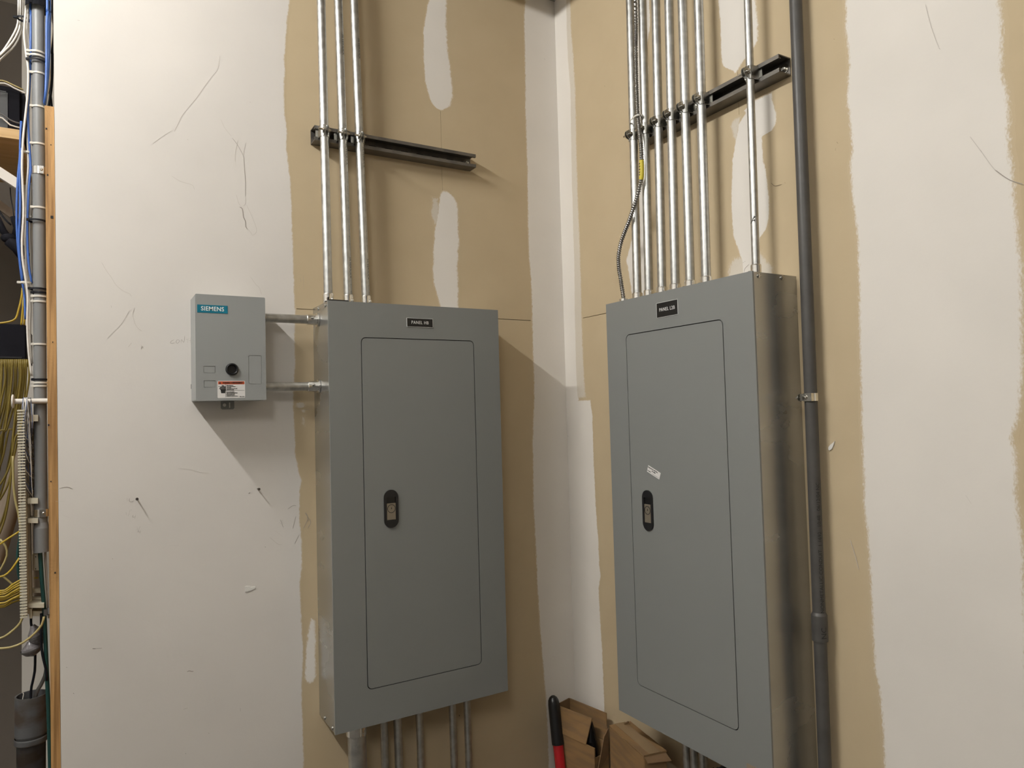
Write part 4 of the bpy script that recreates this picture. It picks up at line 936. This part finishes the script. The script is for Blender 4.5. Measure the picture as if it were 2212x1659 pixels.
cable([(-20,176),(5,174),(25,182),(50,194)],.0032,'cyel2','tan cable arching over the black case',gs,.47)
cable([(-20,240),(5,247),(20,258),(36,265),(50,267)],.0032,'cgray','gray cable sagging across the front of the black case, upper one',gs,.47)
cable([(-20,250),(5,255),(22,270),(48,277)],.0030,'cwhite','thin pale cable sagging across the front of the black case, lower one',gs,.45)
# adapters hanging below the shelf
cable([(22,405),(24,430),(28,450),(30,480)],.0020,'cblack','thin black cord hanging under the shelf',gk,.5)
cable([(-10,435),(0,458),(12,475),(24,486)],.0035,'cblack','black cord coming in from the left edge to the black plugs',gk,.45)
PS=.75
pl = thing('power_plug','black power plugs clustered left of the blue cables','plug',None,ony(20,515,.42))
b = B(); b.sphere((0,0,0),.020,(1,.8,.7)); b.build('plug_body','blackm',pl)
b = B(); b.tube([(-.028,0,.055),(-.014,0,.02),(0,0,0)],.009,10); b.tube([(.010,0,.062),(.018,0,.03),(.012,0,0)],.009,10); b.build('strain_relief','blackm',pl)
b = B(); b.tube([(.0,0,-.005),(.02,0,-.025),(.036,0,-.05)],.016,12); b.build('plug_tail','blackm',pl)
# black rack panel
r0_ = ony(57,701,.36); r1_ = ony(57,779,.36)
rk = thing('rack_shelf','flat black rack panel above the hanging yellow cables','rack panel',None,(r0_.x-.3,.36,r1_.z))
B().box((-.3,.3),(0,.25),(0,r0_.z-r1_.z),.003).build('panel_body','blackm',rk)
B().box((-.29,.29),(-.002,0),(.006,.010)).build('front_lip','blackpl',rk)
# yellow cables
gy = 'yellow cables in the alcove'
cable([(49,622),(46,645),(40,670),(34,688),(20,695),(0,698),(-20,700)],.0036,'cyel','yellow cable bending left along the top of the black rack panel',gy,.30)
cable([(52,640),(50,660),(47,690),(46,702)],.0036,'cyel','yellow cable dropping behind the cable bundle to the black rack panel',gy,.33)
cable([(54,655),(53,680),(52,702)],.0034,'cyel','short yellow cable beside the white cables above the black rack panel',gy,.33)
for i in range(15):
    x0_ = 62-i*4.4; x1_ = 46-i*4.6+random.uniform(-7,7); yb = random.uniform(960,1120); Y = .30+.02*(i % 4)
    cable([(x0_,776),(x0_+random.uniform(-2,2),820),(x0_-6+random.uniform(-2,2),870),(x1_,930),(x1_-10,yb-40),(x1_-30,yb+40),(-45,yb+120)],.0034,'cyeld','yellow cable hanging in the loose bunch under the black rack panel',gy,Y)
cable([(28,985),(29,1040),(33,1080),(40,1110),(46,1150)],.004,'cyel2','pale yellow cable hanging left of the cream wiring comb',gy,.25)
cable([(-10,1182),(5,1172),(20,1162),(42,1148)],.0036,'cyel','yellow cable rising from the left edge into the wiring comb, upper one',gy,.22)
cable([(-10,1246),(8,1244),(25,1230),(42,1205)],.0036,'cyel','yellow cable curving up from the left edge into the wiring comb, lower one',gy,.22)
cable([(0,1165),(12,1180),(15,1200),(4,1225),(-5,1240)],.0034,'cyel2','dull yellow cable looping at the left edge beside the beige pipe',gy,.26)
cable([(4,1243),(15,1252),(30,1265)],.0034,'cyel2','dull yellow cable slanting down toward the coiled yellow cables',gy,.27)
for i in range(9):
    y0_ = 1272+i*4.6; cable([(-15,y0_+4),(10,y0_+2+random.uniform(-2,2)),(26,y0_-8+random.uniform(-2,2)),(46,y0_-20+i*.8)],.0034,'cyel','yellow cable in the low sheaf swinging into the foot of the wiring comb',gy,.20+.012*(i % 3))
cable([(-10,1382),(10,1375),(30,1360),(44,1345),(50,1328)],.0040,'cyel2','pale yellow cable looping from the comb foot to the left edge, upper one',gy,.16)
cable([(-10,1401),(20,1399),(50,1388),(75,1368),(90,1350),(95,1332)],.0038,'cyel2','pale yellow cable looping over the gray closures to the left edge, lower one',gy,.10)
# beige diagonal pipe
p1_ = ony(42,1020,.5); p2_ = ony(-15,1215,.5)
b = B().cyl(p2_-p2_, p1_-p2_+ (p1_-p2_)*.3, .026, 24); o = b.build('diagonal_pipe','beige'); o.location = p2_; tag(o,'beige pipe slanting behind the yellow cables at the left edge','pipe')
# white spool peg
sp0 = ony(26,867,.10); sp1 = ony(92,867,.10)
t = thing('cable_spool','white plastic spool peg with thin wires draped over it','spool',None,(wood_x(sp0.z,tk),.10,sp0.z))
L_ = wood_x(sp0.z,tk)-sp0.x
B().lathe((0,0,0),(-1,0,0),[(.0062,0),(.0062,L_-.004)],20).build('peg','cwhite',t)
B().lathe((-L_+.004,0,0),(-1,0,0),[(.014,0),(.0165,.0015),(.0165,.0035),(.0135,.005),(0,.005)],28).build('flange','cwhite',t)
# wiring comb
zt1, zt2 = ony(50,884,.10).z, ony(52,1334,.10).z
cx0, cx1 = ony(40,1100,.09).x, ony(57,1100,.09).x
base = Vector((cx1,.09,zt2))
cm = thing('wiring_comb','cream plastic wiring comb and terminal frame mounted left of the plywood','wiring block',None,base)
NT = 72; pit = (zt1-zt2)/NT; ln0 = cx0-ony(38.5,900,.09).x
tooth = None
dtop = (ony(38.5,900,.09).x-ony(45,1330,.09).x)
for i in range(NT):
    z = (i+.5)*pit; sx = dtop*(i/NT) + .0045
    if tooth is None:
        b = B().box((cx0-cx1-.001, -.002),(-.004,.004),(-pit*.29,pit*.29),.0006); b.lathe((cx0-cx1,-.0,-pit*.26),(0,0,1),[(.0016,0),(.0016,pit*.52)],8); tooth = b.build('comb_tooth','cream',cm); o = tooth
    else: o = tooth.copy(); COL.objects.link(o); o.parent = cm
    o.location = (sx,0,z)
hh = zt1-zt2
def skew(b):  # follow the lean of the plywood
    b.v = [(v[0]+dtop*(v[2]/hh)+.0045, v[1], v[2]) for v in b.v]; return b
def vbar(u0_,u1_,v0_,v1_,Y0,Y1,name,mat='cream',bev=.001):
    b = B()
    A_,B2,C2,D2 = ony(u0_,v0_,Y0),ony(u1_,v0_,Y0),ony(u0_,v1_,Y0),ony(u1_,v1_,Y0)
    q = [C2,D2,D2+Vector((0,Y1-Y0,0)),C2+Vector((0,Y1-Y0,0)),A_,B2,B2+Vector((0,Y1-Y0,0)),A_+Vector((0,Y1-Y0,0))]
    b.hexa([v-base for v in q]); return b.build(name,mat,cm)
b = B()
A_,B2,C2,D2 = ony(52.5,900,.098),ony(56,900,.098),ony(56,1330,.098),ony(59.5,1330,.098)
b.hexa([v-base for v in (C2,D2,D2+Vector((0,.03,0)),C2+Vector((0,.03,0)),A_,B2,B2+Vector((0,.03,0)),A_+Vector((0,.03,0)))]); b.build('spine','cream',cm)
def leanbar(x0_,x1_,x2_,x3_,y0_,y1_,Y0,Y1,name,mat='cream'):
    A_,B2,C2,D2 = ony(x0_,y0_,Y0),ony(x1_,y0_,Y0),ony(x2_,y1_,Y0),ony(x3_,y1_,Y0); dY = Vector((0,Y1-Y0,0))
    b = B(); b.hexa([v-base for v in (C2,D2,D2+dY,C2+dY,A_,B2,B2+dY,A_+dY)]); return b.build(name,mat,cm)
leanbar(53.5,55.5,60,63,905,1326,.105,.13,'frame_post'); leanbar(41.5,43.5,47.5,49.5,960,1332,.088,.094,'outer_rail')
leanbar(57,60,64,69,905,1318,.125,.16,'frame_post')
leanbar(60,85,62,90,912,1330,.17,.19,'terminal_body','beige')
for (u0_,u1_,v0_,v1_) in ((59,82,896,910),(59,82,1076,1088),(59.5,82,1120,1130),(60,95,1304,1313)): vbar(u0_,u1_,v0_,v1_,.10,.16,'cross_bar')
vbar(62,94,1320,1331,.12,.17,'cross_bar'); vbar(63,69,1315,1336,.11,.14,'foot')
vbar(70,88,1198,1232,.15,.165,'label_holder'); vbar(70,96,1272,1281,.15,.165,'strip'); vbar(70,96,1291,1300,.15,.165,'strip')
for v_ in range(925,1070,18): vbar(61,74,v_,v_+9,.16,.172,'terminal_block')
for (u_,v_) in ((77,1203),(77,1229)): vbar(u_-1,u_+1,v_-1,v_+1,.148,.15,'mark','black_ink')
# draped thin wires: nobody could count them
wr = B(); rw = random.Random(2)
for i in range(46):
    x0_ = 50+rw.random()*17; xe = 43+rw.random()*28; ye = 930+rw.random()*150
    Y = .085+rw.random()*.03; wr.cur = i % 3
    pts = [ony(x0_,859,.10),ony(x0_+rw.uniform(-2,2),875,Y),ony((x0_+xe)/2+rw.uniform(-4,4),(880+ye)/2,Y),ony(xe,ye,Y+.012)]
    wr.tube(smooth_path(pts,.012), .00075, 5)
for i in range(12):
    y_ = 930+i*11; wr.cur = i % 3; wr.tube(smooth_path([ony(46+rw.random()*8,y_,.09),ony(62,y_+18+rw.uniform(-8,8),.095),ony(76,y_+rw.uniform(20,45),.13)],.012),.0008,5)
o = wr.build('wire_tangle',['bluewire','cwhite','cgray']); tag(o,'tangle of thin blue and white wires draped from the white spool over the comb','wires',kind='stuff')
wr = B()
for i in range(8): wr.tube(smooth_path([ony(72+i*1.2,1262,.18),ony(74+rw.random()*8,1248,.17),ony(73+rw.random()*10,1236,.18)],.01),.0012,6)
o = wr.build('wire_tangle','cyel'); tag(o,'short yellow wires bunched inside the cream terminal frame','wires',kind='stuff')
# green cable, clip, splice closures, black cables
cable([(86,1180,.12),(88,1215,.12),(91,1260,.12),(95,1310,.12),(98,1380,.12),(101,1450,.12),(105,1540,.12),(109,1680,.12),(114,1900,.12)],.0066,'cgreen','dark green cable running down beside the plywood edge',None,.12)
cable([(44,1150),(38,1200),(40,1240),(46,1262)],.005,'cgreen','green cable glimpsed behind the wiring comb',None,.26)
cable([(98,1188),(98,1210),(101,1260),(104,1320),(106,1335)],.0036,'cwhite','white cable beside the green cable under the conduit end',gw,.14)
q = ony(100,1321,.112); cl = thing('cable_clip','gray plastic clip holding the green cable at the plywood edge','clip',None,q)
B().lathe((-.001,.008,-.010),(0,0,1),[(.0055,0),(.0065,0),(.0065,.015),(.0055,.015)],20,caps=False).build('clip_band','pvc2',cl)
B().box((.003,.009),(.0,.003),(-.008,.008),.0006).build('clip_foot','pvc2',cl)
cable([(67,1330),(67,1345),(68,1352)],.0038,'cblack','short black cable into the upper gray closure',gk,.13)
cable([(89,1325),(89,1360),(90,1400),(94,1425),(99,1445),(101,1470)],.0040,'cblack','black cable running down left of the green cable',gk,.115)
cable([(76,1385),(76,1420),(75,1450),(70,1475),(67,1492),(66,1540)],.0040,'cblack','black cable hanging from the gray closures into the big pipe',gk,.16)
cable([(100,1445),(97,1460),(88,1480),(78,1498),(72,1530)],.0062,'cgray','gray cable slanting into the mouth of the big pipe',gk,.17)
cable([(46,1545),(47,1520),(51,1500),(49,1497)],.0016,'cwhite','thin white wire sticking out of the big pipe',gw,.17)
for (cx_,cy_,rx,rz,rot,lb) in ((80,1372,.019,.026,-.35,'upper gray closure wrapped around hanging cables'),(68,1402,.022,.018,-.25,'lower gray closure shaped like a drooping pouch')):
    q = ony(cx_,cy_,.15); t = thing('splice_closure', lb, 'splice closure', None, q, 'gray splice closures'); t.rotation_euler = (0,rot,0)
    b = B(); b.lathe((0,0,-rz),(0,0,1),[(.003,0),(rx*.7,rz*.35),(rx,rz*.85),(rx*.9,rz*1.3),(rx*.45,rz*1.75),(.005,rz*2.05)],24); b.build('closure_body','clos',t)
    b = B(); b.lathe((0,0,-.002),(0,0,1),[(rx*1.01,0),(rx*1.03,.002),(rx*1.01,.004)],24,caps=False); b.build('seam','cgray',t)
# big pipe
bp0 = ony(68,1500,.19); rb = .0345
xc = ony(67.5,1500,.19)
t = thing('large_pipe','large stained gray plastic pipe with open top at the lower left','pipe',None,(xc.x,.19,0))
zt3 = bp0.z-.0; zr = ony(68,1592,.19).z
tr = B(); tr.lathe((0,0,0),(0,0,1),[(rb-.004,0),(rb-.004,zr),(rb,zr+.010),(rb,zt3),(rb-.004,zt3),(rb-.004,zt3-.25)],40,caps=False); tr.lathe((0,0,zt3-.25),(0,0,1),[(rb-.004,0),(0,0)],40,caps=False)
tr.build('pipe_wall','pvcold',t)
B().lathe((0,0,zr-.012),(0,0,1),[(rb-.001,0),(rb+.0012,.003),(rb+.0012,.013),(rb,.016)],40,caps=False).build('hub_ring','pvcold',t)
# pilaster in the alcove
p = ony(47,1400,1.0); B_ = B().box((p.x,-1.46),(1.0,1.25),(0,CEIL)).build('trim_2','wall_plain'); tag(B_, kind='structure')

# ------------------------------------------------------------------ ceiling lamps
for i,(ya,yb) in enumerate(TUBES):
    t = thing('tube_lamp', '%s bare fluorescent strip lamp on the ceiling, outside the frame' % ('near' if i == 0 else 'added far'), 'lamp', None, (TUBE_X,(ya+yb)/2,CEIL))
    L_ = (ya-yb)/2
    B().box((-.06,.06),(-L_-.02,L_+.02),(-.055,0),.004).build('housing','fixt',t)
    zz_ = TUBE_Z-CEIL
    B().box((-.015,.015),(L_-.004,L_+.012),(zz_-.02,-.05)).build('lamp_holder','fixt',t); B().box((-.015,.015),(-L_-.012,-L_+.004),(zz_-.02,-.05)).build('lamp_holder','fixt',t)
    B().cyl((0,-L_+.004,zz_),(0,L_-.004,zz_),.013,12).build('tube','tube%d' % i,t)
bpy.context.view_layer.update()
